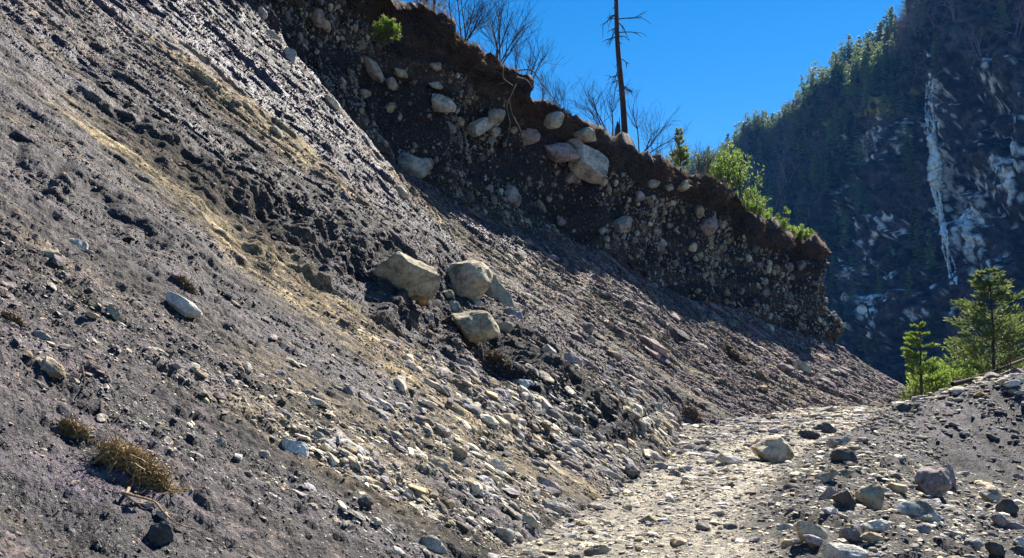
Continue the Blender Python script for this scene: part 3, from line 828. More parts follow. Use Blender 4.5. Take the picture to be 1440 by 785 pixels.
scatter('mound_grit', W_m, gV, np.broadcast_to(np.array([0., 0, 1]), gV.shape), gDEP, 60000, 1.6, 8.0, 2.4, P_tiny, .5, 12, .25, 'fine grit over the mound and the path', 'gravel')
scatter('mound_rubble', W_m * onface, gV, np.broadcast_to(np.array([0., -.3, .95]), gV.shape), gDEP, 900, 5, 13, 2.6, P_small, .55, 13, .3, 'small stones half buried in the mound', 'rubble')
scatter('slope_pebbles', WH * (fan + .05), Pdn, hn_, DEPd, 2200, 6, 24, 2.1, P_small, .6, 2, .2, 'hand sized stones strewn over the sloping bank', 'rubble')
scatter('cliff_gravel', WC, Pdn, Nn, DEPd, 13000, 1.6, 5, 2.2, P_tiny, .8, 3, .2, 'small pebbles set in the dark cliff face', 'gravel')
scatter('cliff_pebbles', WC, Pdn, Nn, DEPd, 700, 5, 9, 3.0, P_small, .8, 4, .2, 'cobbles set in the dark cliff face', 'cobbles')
up_n = np.broadcast_to(np.array([0., 0, 1]), gV.shape)
scatter('path_gravel', WG, gV, up_n, gDEP, 42000, 2.6, 9, 2.0, P_tiny, .6, 5, .2, 'small stones and grit covering the path and its rocky edge', 'gravel')
scatter('path_rubble', WG, gV, up_n, gDEP, 5000, 8, 22, 2.4, P_small, .5, 6, .15, 'fist sized stones covering the path and its rocky edge', 'rubble')

# individual stones: the larger ones
def clear(px, py, s):
    for (a, b, c) in taken:
        if abs(a - px) < (c + s) * .42 and abs(b - py) < (c + s) * .34: return False
    return True
def indiv(Wt, PP, NNn, PXX, PYY, DD, n, smin, smax, name, labels, cat, group, flat, seed, pool, aspect=(1.1, 1.9)):
    r = np.random.default_rng(seed); ii = list(pick(Wt, n * 6, r)); r.shuffle(ii); k = 0
    for i in ii:
        if k >= n: break
        px, py, d = PXX.ravel()[i], PYY.ravel()[i], DD.ravel()[i]
        s = smin * (1 - r.random() * (1 - (smin / smax) ** 2)) ** (-1 / 2)
        if not clear(px, py, s): continue
        if not (-5 < px < 1445 and -5 < py < 790): continue
        p = Vector(PP.reshape(-1, 3)[i]); nn = Vector(NNn.reshape(-1, 3)[i]).normalized()
        q = hit(px, py)
        if q is None or abs(q[2] - (p - O).length) > 1.5: continue
        h = Vector(r.normal(size=3)); axx = (h - nn * h.dot(nn)).normalized(); ayy = nn.cross(axx)
        nn2 = (nn + axx * r.normal() * .15 + ayy * r.normal() * .15)
        S_ = s * d / FPX / 2
        e = r.uniform(*aspect) ** .5
        M = Matrix((axx * S_ * e, ayy * S_ / e * 1.1, nn2 * S_ * flat * r.uniform(.75, 1.25))).transposed().to_4x4()
        M.translation = p + nn * S_ * flat * .3
        o = link(name, pool[int(r.integers(0, len(pool)))]); o.matrix_world = M
        c = tint_pool[int(r.integers(0, len(tint_pool)))] * (r.uniform(1.15, 1.7) if name == 'stone' else r.uniform(.8, 1.5))
        o.color = (c[0], c[1], c[2], 1)
        reg = labels(px, py, c)
        tag(o, reg[0], cat, reg[1]); taken.append((px, py, s)); k += 1
pool_s = ROCK2 + ROCKS_ANG[:4]
def lab_h(px, py, c):
    if px < 330: return 'loose stone among many alike on the left part of the sloping bank', 'loose stones on the left part of the bank'
    if px < 760: return 'loose stone among many alike on the pale rubble fan of the lower slope', 'loose stones on the rubble fan'
    return 'loose stone among many alike near the foot of the slope beside the path', 'loose stones at the foot of the slope'
def lab_g(px, py, c):
    if px < 1090: return 'loose stone among many alike lying on the gravel path', 'loose stones on the path'
    return 'loose stone among many alike on the rocky shoulder right of the path', 'loose stones on the rocky shoulder'
def lab_c(px, py, c):
    if px < 740: return 'cobble among many alike stuck in the left half of the dark cliff', 'cobbles in the left half of the cliff'
    return 'cobble among many alike stuck in the right half of the dark cliff', 'cobbles in the right half of the cliff'
indiv(WH * (fan + .06), Pdn, hn_, PXd, PYd, DEPd, 110, 13, 26, 'stone', lab_h, 'stone', '', .6, 21, pool_s)
indiv(WG + .5 * shoulder * (gPX > 1100) * (gPX < 1450) * (gPY < 800) * (gPY > 600), gV, up_n, gPX, gPY, gDEP, 150, 14, 30, 'stone', lab_g, 'stone', '', .55, 22, pool_s)
indiv(WC, Pdn, Nn, PXd, PYd, DEPd, 230, 6.5, 17, 'cobble', lab_c, 'cobble', '', .85, 23, ROCK2 + ROCKS_RND[:3])

# ------------------------------------------------------------------ plants
class MB:
    def __init__(s): s.V = []; s.F = []; s.n = 0
    def tube(s, pts, rad, k=5):
        pts = np.asarray(pts, float); m = len(pts)
        rad = np.broadcast_to(np.asarray(rad, float), (m,))
        tg = np.gradient(pts, axis=0); tg /= np.maximum(np.linalg.norm(tg, axis=1, keepdims=True), 1e-9)
        ref = np.array([0.31, 0.22, .92]) if abs(tg[0][2]) < .8 else np.array([1., .1, 0])
        a = np.cross(tg, ref); a /= np.maximum(np.linalg.norm(a, axis=1, keepdims=True), 1e-9); b = np.cross(tg, a)
        th = np.arange(k) * 2 * PI / k
        ring = pts[:, None] + (a[:, None] * np.cos(th)[None, :, None] + b[:, None] * np.sin(th)[None, :, None]) * rad[:, None, None]
        s.V.append(ring.reshape(-1, 3))
        i = np.arange(m - 1)[:, None] * k + np.arange(k)[None]; j = np.arange(m - 1)[:, None] * k + (np.arange(k)[None] + 1) % k
        s.F.append(np.stack([i, j, j + k, i + k], -1).reshape(-1, 4) + s.n); s.n += m * k
    def quads(s, c, u, v):
        """c centers, u half-length, v half-width vectors"""
        V = np.stack([c - u, c + v, c + u, c - v], 1).reshape(-1, 3); n = len(c)
        s.V.append(V); s.F.append(np.arange(n * 4).reshape(n, 4) + s.n); s.n += n * 4
    def mesh(s, name, mats, smooth=False): return new_mesh(name, np.concatenate(s.V), np.concatenate(s.F), mats, smooth)
def rand_unit(r, n):
    a = r.normal(size=(n, 3)); return a / np.linalg.norm(a, axis=1, keepdims=True)
def bare(r, mb, p, d, L, rad, lev, up=.15, spread=.55, tips=None, nb=4, wob=.12, k=4):
    n = 6; pts = [np.array(p, float)]; d = np.array(d, float)
    for i in range(n):
        d = d + r.normal(size=3) * wob + np.array([0, 0, up * .3]); d /= np.linalg.norm(d)
        pts.append(pts[-1] + d * L / n)
    mb.tube(pts, np.linspace(rad, rad * .45, n + 1), k if lev > 1 else 3)
    if tips is not None: tips.append((pts[-1], d))
    if lev <= 0: return
    for i in range(nb):
        f = .3 + .7 * (i + r.random()) / nb; j = min(n - 1, int(f * n))
        q = pts[j] + (pts[j + 1] - pts[j]) * (f * n - j)
        s = rand_unit(r, 1)[0] * spread; dd = d * .75 + s; dd /= np.linalg.norm(dd)
        bare(r, mb, q, dd, L * r.uniform(.42, .68), rad * .5, lev - 1, up, spread, tips, nb, wob, k)

# bare shrubs on the crest
def crest_point(px, back=0.4):
    """walk down the frame until the hill is hit"""
    for py in range(-60, 600, 2):
        h = hit(px, py)
        if h: return h[0], py
    return None, None
def bare_shrub(px, py, Y, hpx, label, seed, stems=5, lean=0.0, mat=M_twig, spread=.55, lev=3, w=1.0, name='bare_shrub', thick=1.0):
    r = np.random.default_rng(seed); p = at(px, py, Y); k = Y / FPX
    H = hpx * k
    e = empty(name, p, label, 'shrub')
    st, tw = MB(), MB()
    for i in range(stems):
        d = np.array([r.normal() * .35 * w + lean, r.normal() * .35, 1.0]); d /= np.linalg.norm(d)
        L = H * r.uniform(.55, .85); n = 7
        pts = [np.array([r.normal() * .12, r.normal() * .12, -.3])]
        for q in range(n):
            d = d + r.normal(size=3) * .10; d /= np.linalg.norm(d); pts.append(pts[-1] + d * L / n)
        rad = np.linspace(.042, .016, n + 1) * max(.7, H / 3.5) * thick
        st.tube(pts, rad, 5)
        for b in range(7):
            j = r.integers(2, n); dd = d * .6 + rand_unit(r, 1)[0] * spread * 1.2 + np.array([0, 0, .25]); dd /= np.linalg.norm(dd)
            bare(r, tw, pts[j], dd, H * r.uniform(.28, .48), .0145 * max(.8, H / 3.5) * thick, lev - 1, .2, spread, None, 4)
    o1 = link('stem', st.mesh('stem', [mat], True), e); o2 = link('twigs', tw.mesh('twigs', [mat], False), e)
    return e
bare_shrub(655, 62, 41, 115, 'tall bare shrub leaning over the cliff edge, near the leafy thin trunk', 1, 6, .25)
bare_shrub(700, 92, 42.5, 115, 'widest bare shrub on the crest, between the thin trunk and the sod corner', 2, 6, .2)
bare_shrub(735, 122, 44, 91, 'bare shrub standing just behind the corner where the sod drops', 3, 4, .1)
bare_shrub(590, 20, 39, 67, 'bare shrub at the top edge of the picture, leftmost on the crest', 4, 4, .1)
bare_shrub(862, 195, 48.5, 109, 'bare shrub left of the dead trunk, leaning left', 5, 4, -.35)
bare_shrub(900, 215, 50, 91, 'bare shrub right of the dead trunk, leaning right', 6, 4, .3)
bare_shrub(790, 170, 48, 61, 'low bare shrub in the notch between the two sod ledges', 7, 4, 0)
bare_shrub(935, 236, 52, 51, 'thin bare shrub between the dead trunk and the small pine', 8, 3, 0)
bare_shrub(985, 250, 54, 58, 'dark bare shrub just right of the small pine', 9, 5, .15)
bare_shrub(612, 35, 40.0, 85, 'reddish bare shrub in front of the thin trunk at the top of the cliff', 10, 4, .1, M_twig_red)
bare_shrub(760, 150, 46, 73, 'small bare shrub above the second sod ledge', 11, 3, .3)

# thin trunk with a few leaves, near the top
def thin_tree():
    r = np.random.default_rng(31); p = at(607, 38, 41); e = empty('slender_tree', p, 'slender dark tree with sparse leaves cut by the top edge above the cliff', 'tree')
    t, b, lf = MB(), MB(), MB(); H = 4.2
    zz = np.linspace(-.4, H, 12); pts = np.stack([.06 * np.sin(zz * 1.3) + zz * .05, .05 * np.cos(zz), zz], -1)
    t.tube(pts, np.linspace(.085, .03, 12), 8)
    tips = []
    for i in range(16):
        q = pts[r.integers(3, 12)]; a = r.random() * 6.28
        bare(r, b, q, (math.cos(a), math.sin(a), .5), r.uniform(.4, .9), .018, 1, .1, .6, tips, 4)
    c = np.array([q[0] for q in tips]); c = np.repeat(c, 5, 0) + r.normal(size=(len(c) * 5, 3)) * .10
    u = rand_unit(r, len(c)) * .07; v = np.cross(u, rand_unit(r, len(c))) * .5; lf.quads(c, u, v)
    link('trunk', t.mesh('trunk', [M_bark], True), e); link('branches', b.mesh('branches', [M_twig]), e); link('leaves', lf.mesh('leaves', [M_pine]), e)
thin_tree()

# dead pine trunk and its broken neighbour
def dead_pine():
    r = np.random.default_rng(5); p = at(879, 206, 50)
    e = empty('dead_pine', p, 'tall dead pine trunk with stub branches rising from the cliff edge', 'tree')
    H = 10.5; zz = np.linspace(-1.0, H, 30); pts = np.stack([-.048 * zz + .05 * np.sin(zz * .8), .04 * np.sin(zz), zz], -1)
    t = MB(); rad = np.interp(zz, [-1, 0, 1.2, 9, 11], [.31, .24, .18, .12, .09]); t.tube(pts, rad, 14)
    link('trunk', t.mesh('trunk', [M_bark], True), e)
    for i in range(26):
        z = r.uniform(2.8, H) if i > 3 else r.uniform(6.2, H)
        q = np.array([np.interp(z, zz, pts[:, 0]), np.interp(z, zz, pts[:, 1]), z]); a = r.random() * 6.28
        L = r.uniform(.2, .8) if i > 7 else r.uniform(.8, 1.6)
        b = MB(); bare(r, b, q, (math.cos(a), math.sin(a) * .6, r.uniform(-.35, .2)), L, .045, 1 if L > .5 else 0, -.25, .5, None, 4, .14)
        link('branch', b.mesh('branch', [M_bark]), e)
    p2 = at(869, 203, 49.6)
    e2 = empty('tree_stump', p2, 'short splintered stump standing against the tall dead pine trunk', 'stump')
    s = MB(); zz = np.linspace(-.6, 1.35, 8); s.tube(np.stack([0 * zz, 0 * zz, zz], -1), [.2, .19, .17, .16, .15, .14, .10, .03], 9)
    s.tube([(.12, 0, -.2), (.12, 0, .8), (.10, 0, 1.6)], [.08, .06, .01], 5)
    s.tube([(-.12, .05, -.2), (-.14, .05, .6), (-.15, 0, 1.1)], [.07, .05, .01], 5)
    link('trunk', s.mesh('trunk', [M_bark], True), e2)
dead_pine()
def branch_thing(name, label, cat, pts, rad, mat=M_twig, twigs=6, seed=0, group=None):
    """bent branch or root lying along world points"""
    r = np.random.default_rng(seed); pts = np.array([tuple(q) for q in pts]); o0 = pts[0].copy(); pts = pts - o0
    mb = MB(); n = len(pts); tt_ = np.linspace(0, n - 1, n * 5)
    pp = np.stack([np.interp(tt_, range(n), pts[:, i]) for i in range(3)], -1)
    pp[1:-1] = (pp[:-2] + pp[1:-1] * 2 + pp[2:]) / 4
    pp[1:-1] = (pp[:-2] + pp[1:-1] * 2 + pp[2:]) / 4
    mb.tube(pp, np.linspace(rad, rad * .4, len(pp)), 6)
    for i in range(twigs):
        q = pp[r.integers(2, len(pp))]; bare(r, mb, q, rand_unit(r, 1)[0] + np.array([0, 0, .3]), r.uniform(6, 16) * rad, rad * .3, 1, 0, .6, None, 2)
    o = link(name, mb.mesh(name, [mat], True), None, o0)
    return tag(o, label, cat, group)
branch_thing('fallen_branch', 'long thin branch arching out over the sky from the sod corner', 'branch', [at(722, 100, 41), at(748, 97, 41), at(762, 118, 41.5), at(782, 143, 42.5), at(800, 165, 43.5)], .035, M_twig, 5, 1)
for i, (pts, lb) in enumerate([
    ([at(700, 82, 39.6), at(708, 95, 39.4), at(707, 110, 39.2), at(722, 121, 39.1)], 'curved root looping round the left of the sod corner'),
    ([at(726, 118, 39.6), at(716, 140, 39.3), at(720, 160, 39.1), at(732, 182, 38.9), at(738, 210, 38.8)], 'long root hanging straight down from the sod corner'),
    ([at(716, 138, 39.5), at(712, 150, 39.2), at(718, 172, 39.1), at(714, 195, 39.0)], 'short root hanging left of the long one under the sod corner'),
    ([at(727, 108, 39.8), at(741, 112, 39.8), at(752, 128, 39.8)], 'thin root sticking out sideways from the sod corner')]):
    branch_thing('hanging_root', lb, 'root', pts, .028, M_root, 4, 40 + i)

# leafy bushes
def leafy(name, px, py, Y, wpx, hpx, label, seed, mat=M_leaf, leaf=.06, dens=1.0, cat='bush', up=.5):
    r = np.random.default_rng(seed); k = Y / FPX; p = at(px, py, Y); e = empty(name, p, label, cat)
    W, H = wpx * k / 2, hpx * k
    st = MB(); tips = []
    for i in range(9):
        d = np.array([r.normal() * .6 * W / H, r.normal() * .5 * W / H, 1.0]); d /= np.linalg.norm(d)
        bare(r, st, (r.normal() * W * .25, r.normal() * W * .2, -.15), d, H * r.uniform(.45, .72), .018 * max(1, H / 1.2), 2, up * .4, .75, tips, 4)
    link('stems', st.mesh('stems', [M_twig], False), e)
    c = np.array([t[0] for t in tips]); 
    nl = int(14 * dens)
    cc = np.repeat(c, nl, 0) + r.normal(size=(len(c) * nl, 3)) * (H * .04)
    q = (cc[:, 0] / (W * 1.1)) ** 2 + (cc[:, 1] / (W * 1.1)) ** 2 + ((cc[:, 2] - H * .45) / (H * .62)) ** 2
    cc = cc[q < 1.6]
    u = rand_unit(r, len(cc)); u[:, 2] = np.abs(u[:, 2]) + .2; u *= leaf * r.uniform(.6, 1.3, (len(cc), 1))
    v = np.cross(u, rand_unit(r, len(cc))) * .45
    lf = MB(); lf.quads(cc, u, v)
    link('foliage', lf.mesh('foliage', [mat]), e)
    return e
leafy('bush', 541, 56, 34.1, 42, 38, 'round bright green bush growing out of the upper cliff face', 61, leaf=.055, dens=1.6)
leafy('bush', 1036, 290, 57.5, 62, 84, 'tallest green bush behind the crest, left of the row', 62, leaf=.10)
leafy('bush', 1060, 320, 58.5, 48, 56, 'green bush just right of the tallest one behind the crest', 63, leaf=.09)
leafy('bush', 1082, 340, 59.5, 52, 48, 'low green bush in the middle of the row on the sloping crest', 64, leaf=.09)
leafy('bush', 1104, 345, 60.5, 42, 38, 'low green bush second from the right on the sloping crest', 65, leaf=.08)
leafy('bush', 1121, 346, 61.5, 30, 32, 'small green bush near the tip of the cliff', 66, leaf=.08)
leafy('bush', 1138, 346, 62.3, 16, 24, 'tiny separate green bush at the tip of the cliff', 67, leaf=.07)

# pines
def pine(name, px, py, Y, hpx, label, seed, mat, nwhorl=11, wid=.34, droop=-.1, leaf=.09, start=.25, trunk_r=.1, dens=1.0, gaps=.2, cat='tree'):
    r = np.random.default_rng(seed); k = Y / FPX; p = at(px, py, Y); H = hpx * k; e = empty(name, p, label, cat)
    t, b, lf = MB(), MB(), MB()
    zz = np.linspace(-.6, H, 14); pts = np.stack([.04 * np.sin(zz * .9 + seed), .04 * np.cos(zz * .7), zz], -1)
    t.tube(pts, np.interp(zz, [-.6, H], [trunk_r, trunk_r * .18]), 8)
    for i in range(nwhorl):
        f = start + (1 - start) * (i + .3 * r.random()) / nwhorl; z = f * H
        nb = r.integers(4, 7)
        for j in range(nb):
            if r.random() < gaps: continue
            a = r.random() * 6.28; L = H * wid * (1 - f) ** .75 * r.uniform(.6, 1.15) + .08 * H * .5
            d = np.array([math.cos(a), math.sin(a), droop + .25 * r.random()]); n = 6; q = np.array([0, 0, z]); P_ = [q]
            for s_ in range(n):
                d = d + r.normal(size=3) * .07 + np.array([0, 0, .04]); d /= np.linalg.norm(d); q = q + d * L / n; P_.append(q)
            b.tube(P_, np.linspace(trunk_r * .22, .006, n + 1), 3)
            P_ = np.array(P_); m = int((8 + 46 * L / (H * wid + 1e-6)) * dens)
            ff = .25 + .75 * r.random(m) ** .8; c = np.stack([np.interp(ff * n, range(n + 1), P_[:, i_]) for i_ in range(3)], -1)
            side = rand_unit(r, m) * (L * .20)[None, None] if False else rand_unit(r, m) * (L * .17)
            side[:, 2] *= .45
            c = c + side
            u = rand_unit(r, m) * .5 + d + side / (L * .17) * .8; u[:, 2] += .25; u /= np.linalg.norm(u, axis=1, keepdims=True); u *= leaf * r.uniform(.6, 1.4, (m, 1))
            v = np.cross(u, rand_unit(r, m)) * .28
            lf.quads(c, u, v)
    link('trunk', t.mesh('trunk', [M_bark], True), e); link('branches', b.mesh('branches', [M_bark]), e); link('crown', lf.mesh('crown', [mat]), e)
    return e
pine('young_pine', 957, 250, 53, 74, 'small dark pine standing alone on the crest right of the dead trunk', 71, M_pine, 9, .26, .5, .12, .2, .06, 1.6, .15)
pine('pine_tree', 1403, 590, 42, 212, 'tall pine behind the mound, rightmost of the trees beyond the path', 72, M_pine, 20, .44, .05, .13, .12, .12, 3.4, .1)
pine('pine_tree', 1299, 596, 46, 142, 'short flat topped pine behind the path crest, leftmost of the trees there', 73, M_leaf, 9, .30, .1, .12, .40, .12, 3.2, .05)
leafy('bush', 1336, 592, 48, 80, 105, 'dense yellow green bush between the two pines beyond the path', 74, M_leaf, .09, 1.6, 'bush')
leafy('bush', 1375, 585, 50, 60, 80, 'yellow green bush at the foot of the tall pine beyond the mound', 75, M_leaf, .09, 1.3)
pine('young_pine', 1366, 590, 52, 130, 'slim grey green young conifer between the bush and the tall pine', 76, M_firy, 12, .3, -.15, .1, .08, .06, 1.6, .1)
leafy('bush', 1428, 575, 46, 50, 90, 'green bush right of the tall pine at the picture edge', 77, M_pine, .09, 1.3)
leafy('bush', 1284, 590, 50, 26, 50, 'small dark bush left of the flat topped pine', 78, M_pine, .08, 1.2)

# fallen log on the mound crest
def mound_top(px):
    for py in range(440, 640, 1):
        h = bvh_g.ray_cast(O, ray(px, py).normalized(), 60)
        if h[0] is not None: return h[0], py
lg = []
for px in (1345, 1370, 1400, 1425, 1450, 1480):
    q = mound_top(px)[0]; lg.append(q + Vector((0, .25, .12 + max(0, (px - 1400)) * .0035)))
branch_thing('fallen_log', 'long dark brown log lying along the crest of the mound at the right edge', 'log', lg, .085, M_bark, 8, 9)
for i, (a, b_, c_) in enumerate([((1282, 640), (1278, 652), (1284, 664)), ]):
    pass
def surf_pts(lst, off=.03):
    out = []
    for px, py in lst:
        h = hit(px, py); out.append(h[0] + h[1] * off)
    return out
branch_thing('root', 'pale bent stick poking up at the foot of the mound', 'stick', surf_pts([(1285, 678), (1278, 664), (1272, 652)], .12), .018, M_root, 2, 51)
branch_thing('root', 'long pale root snaking down slope from the mossy tangle', 'root', surf_pts([(170, 697), (182, 702), (200, 706), (216, 712), (228, 728), (240, 738), (262, 748)], .035), .012, M_root, 3, 52)
branch_thing('root', 'pale root end curling at the lower left of the mossy tangle', 'root', surf_pts([(178, 692), (176, 700), (188, 710), (198, 712)], .03), .014, M_root, 2, 53)
branch_thing('root', 'dark stick lying across the gravel above the mossy tangle', 'stick', surf_pts([(112, 520), (116, 540), (114, 556)], .04), .012, M_twig, 3, 54)
branch_thing('root', 'dark curved root above the mossy tangle, right of the dark stick', 'root', surf_pts([(140, 572), (142, 586), (158, 592), (172, 586)], .04), .016, M_twig, 3, 55)

# mossy root tangle and sod slumps
def tangle(name, px, py, wpx, hpx, ang, label, cat, seed, n, mat, soil=(.09, .06, .035), fib=.004):
    r = np.random.default_rng(seed); h = hit(px, py); k = (h[0] - O).dot(FWD) / FPX
    e = empty(name, h[0], label, cat)
    a = math.radians(-ang); ax = np.array(RIGHT * math.cos(a) + UPV * math.sin(a)); az = np.array(-RIGHT * math.sin(a) + UPV * math.cos(a)); ay = np.array(h[1])
    W, H = wpx * k / 2, hpx * k / 2; Dp = min(W, H) * .75
    V = rock_shape(ICO4[0], seed, .6, 4, .25); V = V + (fbm(V * 4, 3, seed) * .16)[:, None] * V
    V = V * .86; V = (V[:, 0:1] * ax * W + V[:, 1:2] * -ay * Dp + V[:, 2:3] * az * H)
    me = new_mesh('soil_lump', V, ICO4[1], [M_soil], True, {'tint': np.tile(np.array(soil), (len(V), 1)), 'wet': np.zeros(len(V))})
    link('soil_lump', me, e)
    mb = MB()
    for i in range(n):
        q = rand_unit(r, 1)[0]; q[1] = -abs(q[1]); c = q[0] * ax * W + q[1] * -ay * Dp * -1 * -1 + q[2] * az * H
        c = q[0] * ax * W + abs(q[1]) * ay * Dp + q[2] * az * H
        d = rand_unit(r, 1)[0]; d = d - ay * d.dot(ay) * .6; pts = [c * .92]; L = (r.uniform(.3, 1.2) if i % 9 else r.uniform(1.2, 2.6)) * min(W, H)
        for s_ in range(7):
            d = d + r.normal(size=3) * .45 - az * .10 + ay * .06; d /= np.linalg.norm(d); pts.append(pts[-1] + d * L / 6)
        mb.tube(pts, np.linspace(fib, fib * .5, 8) * r.uniform(.6, 1.6), 3)
    link('roots', mb.mesh('roots', [mat]), e)
    return e
tangle('root_tangle', 190, 668, 118, 40, 38, 'mossy yellow brown tangle of roots and turf lying on the near slope', 'roots', 91, 2600, M_moss, (.07, .05, .025), .0042)
tangle('root_tangle', 106, 610, 52, 22, 38, 'smaller straggly tuft of dry roots up and left of the mossy tangle', 'roots', 92, 700, M_moss, (.06, .042, .025), .004)
tangle('turf_clump', 700, 512, 52, 28, 30, 'dark overhanging clump of turf on the slope below the boulder clump', 'turf', 93, 260, M_dry, (.05, .035, .025), .006)
tangle('turf_clump', 1033, 503, 54, 20, 42, 'dark brown turf clump half way up the slope left of the cliff tip', 'turf', 94, 200, M_dry, (.06, .04, .03), .009)
tangle('turf_clump', 972, 588, 42, 26, 45, 'brown turf lip over the dark hollow at the slope foot', 'turf', 95, 200, M_dry, (.09, .06, .045), .008)
tangle('turf_clump', 20, 452, 40, 14, 35, 'dry grassy patch on the slope at the left edge', 'turf', 96, 250, M_dry, (.13, .10, .05), .004)
tangle('turf_clump', 262, 402, 40, 12, 45, 'thin olive grass patch on the slope above the pale wedge stone', 'turf', 97, 250, M_moss, (.12, .10, .05), .005)

# dry grass along the sod edge
def crest_grass():
    r = np.random.default_rng(77); mb = MB()
    rows = np.where((vv > 1.84) & (vv < 2.12))[0]; cols = np.where((T > 4) & (T < 9.4))[0]
    n = 24000
    i = rows[r.integers(0, len(rows), n)]; j = cols[r.integers(0, len(cols), n)]
    dens_ = fbm(v3(S[j] * .8, vv[i] * 6, 0 * S[j]), 2, 78); kp = dens_ > -.15
    i, j = i[kp], j[kp]; c = Pd[i, j]; m = len(c)
    u = rand_unit(r, m) * .5 + np.where((vv[i] > 1.97)[:, None], np.array([[0, 0, 1.0]]), outw[j] * .6 + np.array([[0, 0, -.5]]))
    u /= np.linalg.norm(u, axis=1, keepdims=True); u *= r.uniform(.06, .26, (m, 1)); v = np.cross(u, rand_unit(r, m)); v /= np.maximum(np.linalg.norm(v, axis=1, keepdims=True), 1e-6); v *= .012
    mb.quads(c + u * .8, u, v)
    tag(link('dry_grass', mb.mesh('dry_grass', [M_dry])), 'dry brown grass and rootlets along the top edge of the cliff', 'grass', kind='stuff')
crest_grass()

# ------------------------------------------------------------------ far mountain
rdg = [(760, 520, 640), (900, 360, 600), (990, 268, 560), (1040, 248, 530), (1100, 216, 505), (1160, 172, 480), (1215, 122, 455), (1265, 66, 435), (1330, -5, 415), (1440, -150, 395), (1620, -330, 370), (1900, -560, 330), (2400, -800, 260)]
fot = [(100, 470), (170, 440), (190, 410), (200, 385), (205, 360), (205, 340), (206, 320), (207, 300), (210, 285), (216, 265), (235, 240), (260, 200), (300, 120)]
RP = np.array([tuple(at(*q)) for q in rdg]); FPT = []
for q, R0 in zip(fot, RP): 
    d = np.array([-R0[0] * .35 - 30, -R0[1], 0]); d /= np.linalg.norm(d); FPT.append((R0[0] + d[0] * (35 + R0[2] * .55), R0[1] + d[1] * (35 + R0[2] * .55), -42))
FPT = np.array(FPT)
MN, MMR = 700, 420
tM = np.linspace(0, len(rdg) - 1, MN)
def cr(V, t): return np.stack([np.interp(t, range(len(V)), V[:, i]) for i in range(3)], -1)
def smooth1(a, n=25):
    k = np.ones(n) / n; return np.stack([np.convolve(np.pad(a[:, i], n // 2, 'edge'), k, 'valid') for i in range(3)], -1)
Rm, Fm = smooth1(cr(RP, tM)), smooth1(cr(FPT, tM))
mv = np.concatenate([np.linspace(0, 1, MMR), 1 + np.linspace(0, 1, 40)[1:]])
VM, TM = np.meshgrid(mv, tM, indexing='ij')
cvx = np.clip(VM, 0, 1)
prof = cvx ** 0.9
Pm = Fm[None] + (Rm - Fm)[None] * cvx[..., None]
Pm[..., 2] = Fm[None, :, 2] + (Rm - Fm)[None, :, 2] * (1.0 * cvx - .12 * np.sin(cvx * PI * 2) * 1.0)
bk = np.clip(VM - 1, 0, 1)
away = (Rm - Fm); away[:, 2] = 0; away /= np.linalg.norm(away, axis=1, keepdims=True)
Pm = Pm + away[None] * (bk * 200)[..., None]; Pm[..., 2] -= bk * 120
gn1 = np.cross(np.gradient(Pm, axis=1), np.gradient(Pm, axis=0)); gn1 /= np.maximum(np.linalg.norm(gn1, axis=-1, keepdims=True), 1e-9)
if gn1[100, 350, 1] > 0: gn1 = -gn1
mamp = sm(VM, 0, .1) * (1 - .75 * sm(VM, .85, 1.0))
mpx0, mpy0, mdep0 = proj(Pm)
gully = -blob(mpx0, mpy0, 1325, 210, 26, 190, -12)
spur = blob(mpx0, mpy0, 1275, 250, 26, 160, -8)
rid = 1 - np.abs(fbm(Pm * .011, 4, 600)) * 1.6
rid2 = 1 - np.abs(fbm(Pm * v3(.05, .05, .02), 4, 610, .6)) * 1.7
DM = mamp * (rid * 22 - 8 + rid2 * 15 + fbm(Pm * .15, 3, 620, .6) * 6 + gully * 16 + spur * 9)
Pm2 = Pm + gn1 * DM[..., None]
mpx, mpy, mdep = proj(Pm2)
# ledges catch snow
gz_ = np.gradient(Pm2, axis=0); hor = 1 - np.clip(gz_[..., 2] / np.maximum(np.linalg.norm(gz_, axis=-1), 1e-9), 0, 1)
snoise = fbm(Pm2 * v3(.16, .16, .07), 4, 640, .6)
sreg = .8 * blob(mpx, mpy, 1364, 325, 26, 90, -20) + .25 * blob(mpx, mpy, 1316, 250, 22, 90, -8) + .5 * blob(mpx, mpy, 1312, 150, 14, 80, -6) + .5 * blob(mpx, mpy, 1235, 205, 40, 30) + .20 * blob(mpx, mpy, 1390, 230, 70, 150) + .20 * blob(mpx, mpy, 1290, 380, 90, 90) + .6 * blob(mpx, mpy, 1425, 235, 40, 60) + .35 * blob(mpx, mpy, 1230, 430, 90, 60, 0) + .35 * blob(mpx, mpy, 1200, 330, 60, 90) + .35 * blob(mpx, mpy, 1260, 190, 60, 30) + .3 * blob(mpx, mpy, 1390, 120, 60, 60)
snoise2 = fbm(Pm2 * v3(.5, .5, .3), 3, 645, .6)
snow = sm(sreg * 1.05 + hor * .22 + snoise * .6 + snoise2 * .6, .86, .98) * sm(sreg, .08, .25)
rockc = colr(.09, .07, .075); fgc = colr(.03, .04, .028); yel = colr(.60, .45, .13); bro = colr(.12, .085, .075)
forest_m = sm(VM + .1 * snoise, .55, .8) * (1 - .8 * blob(mpx, mpy, 1380, 150, 70, 120)) + sm(1.15 - (mpx - 1000) / 300, .2, .9) * .7
forest_m = np.clip(forest_m, 0, 1)
mc = rockc * (1 + .5 * fbm(Pm2 * v3(.08, .08, .2), 3, 650))[..., None]
mc = mc * (1 - .7 * forest_m[..., None]) + fgc * .7 * forest_m[..., None]
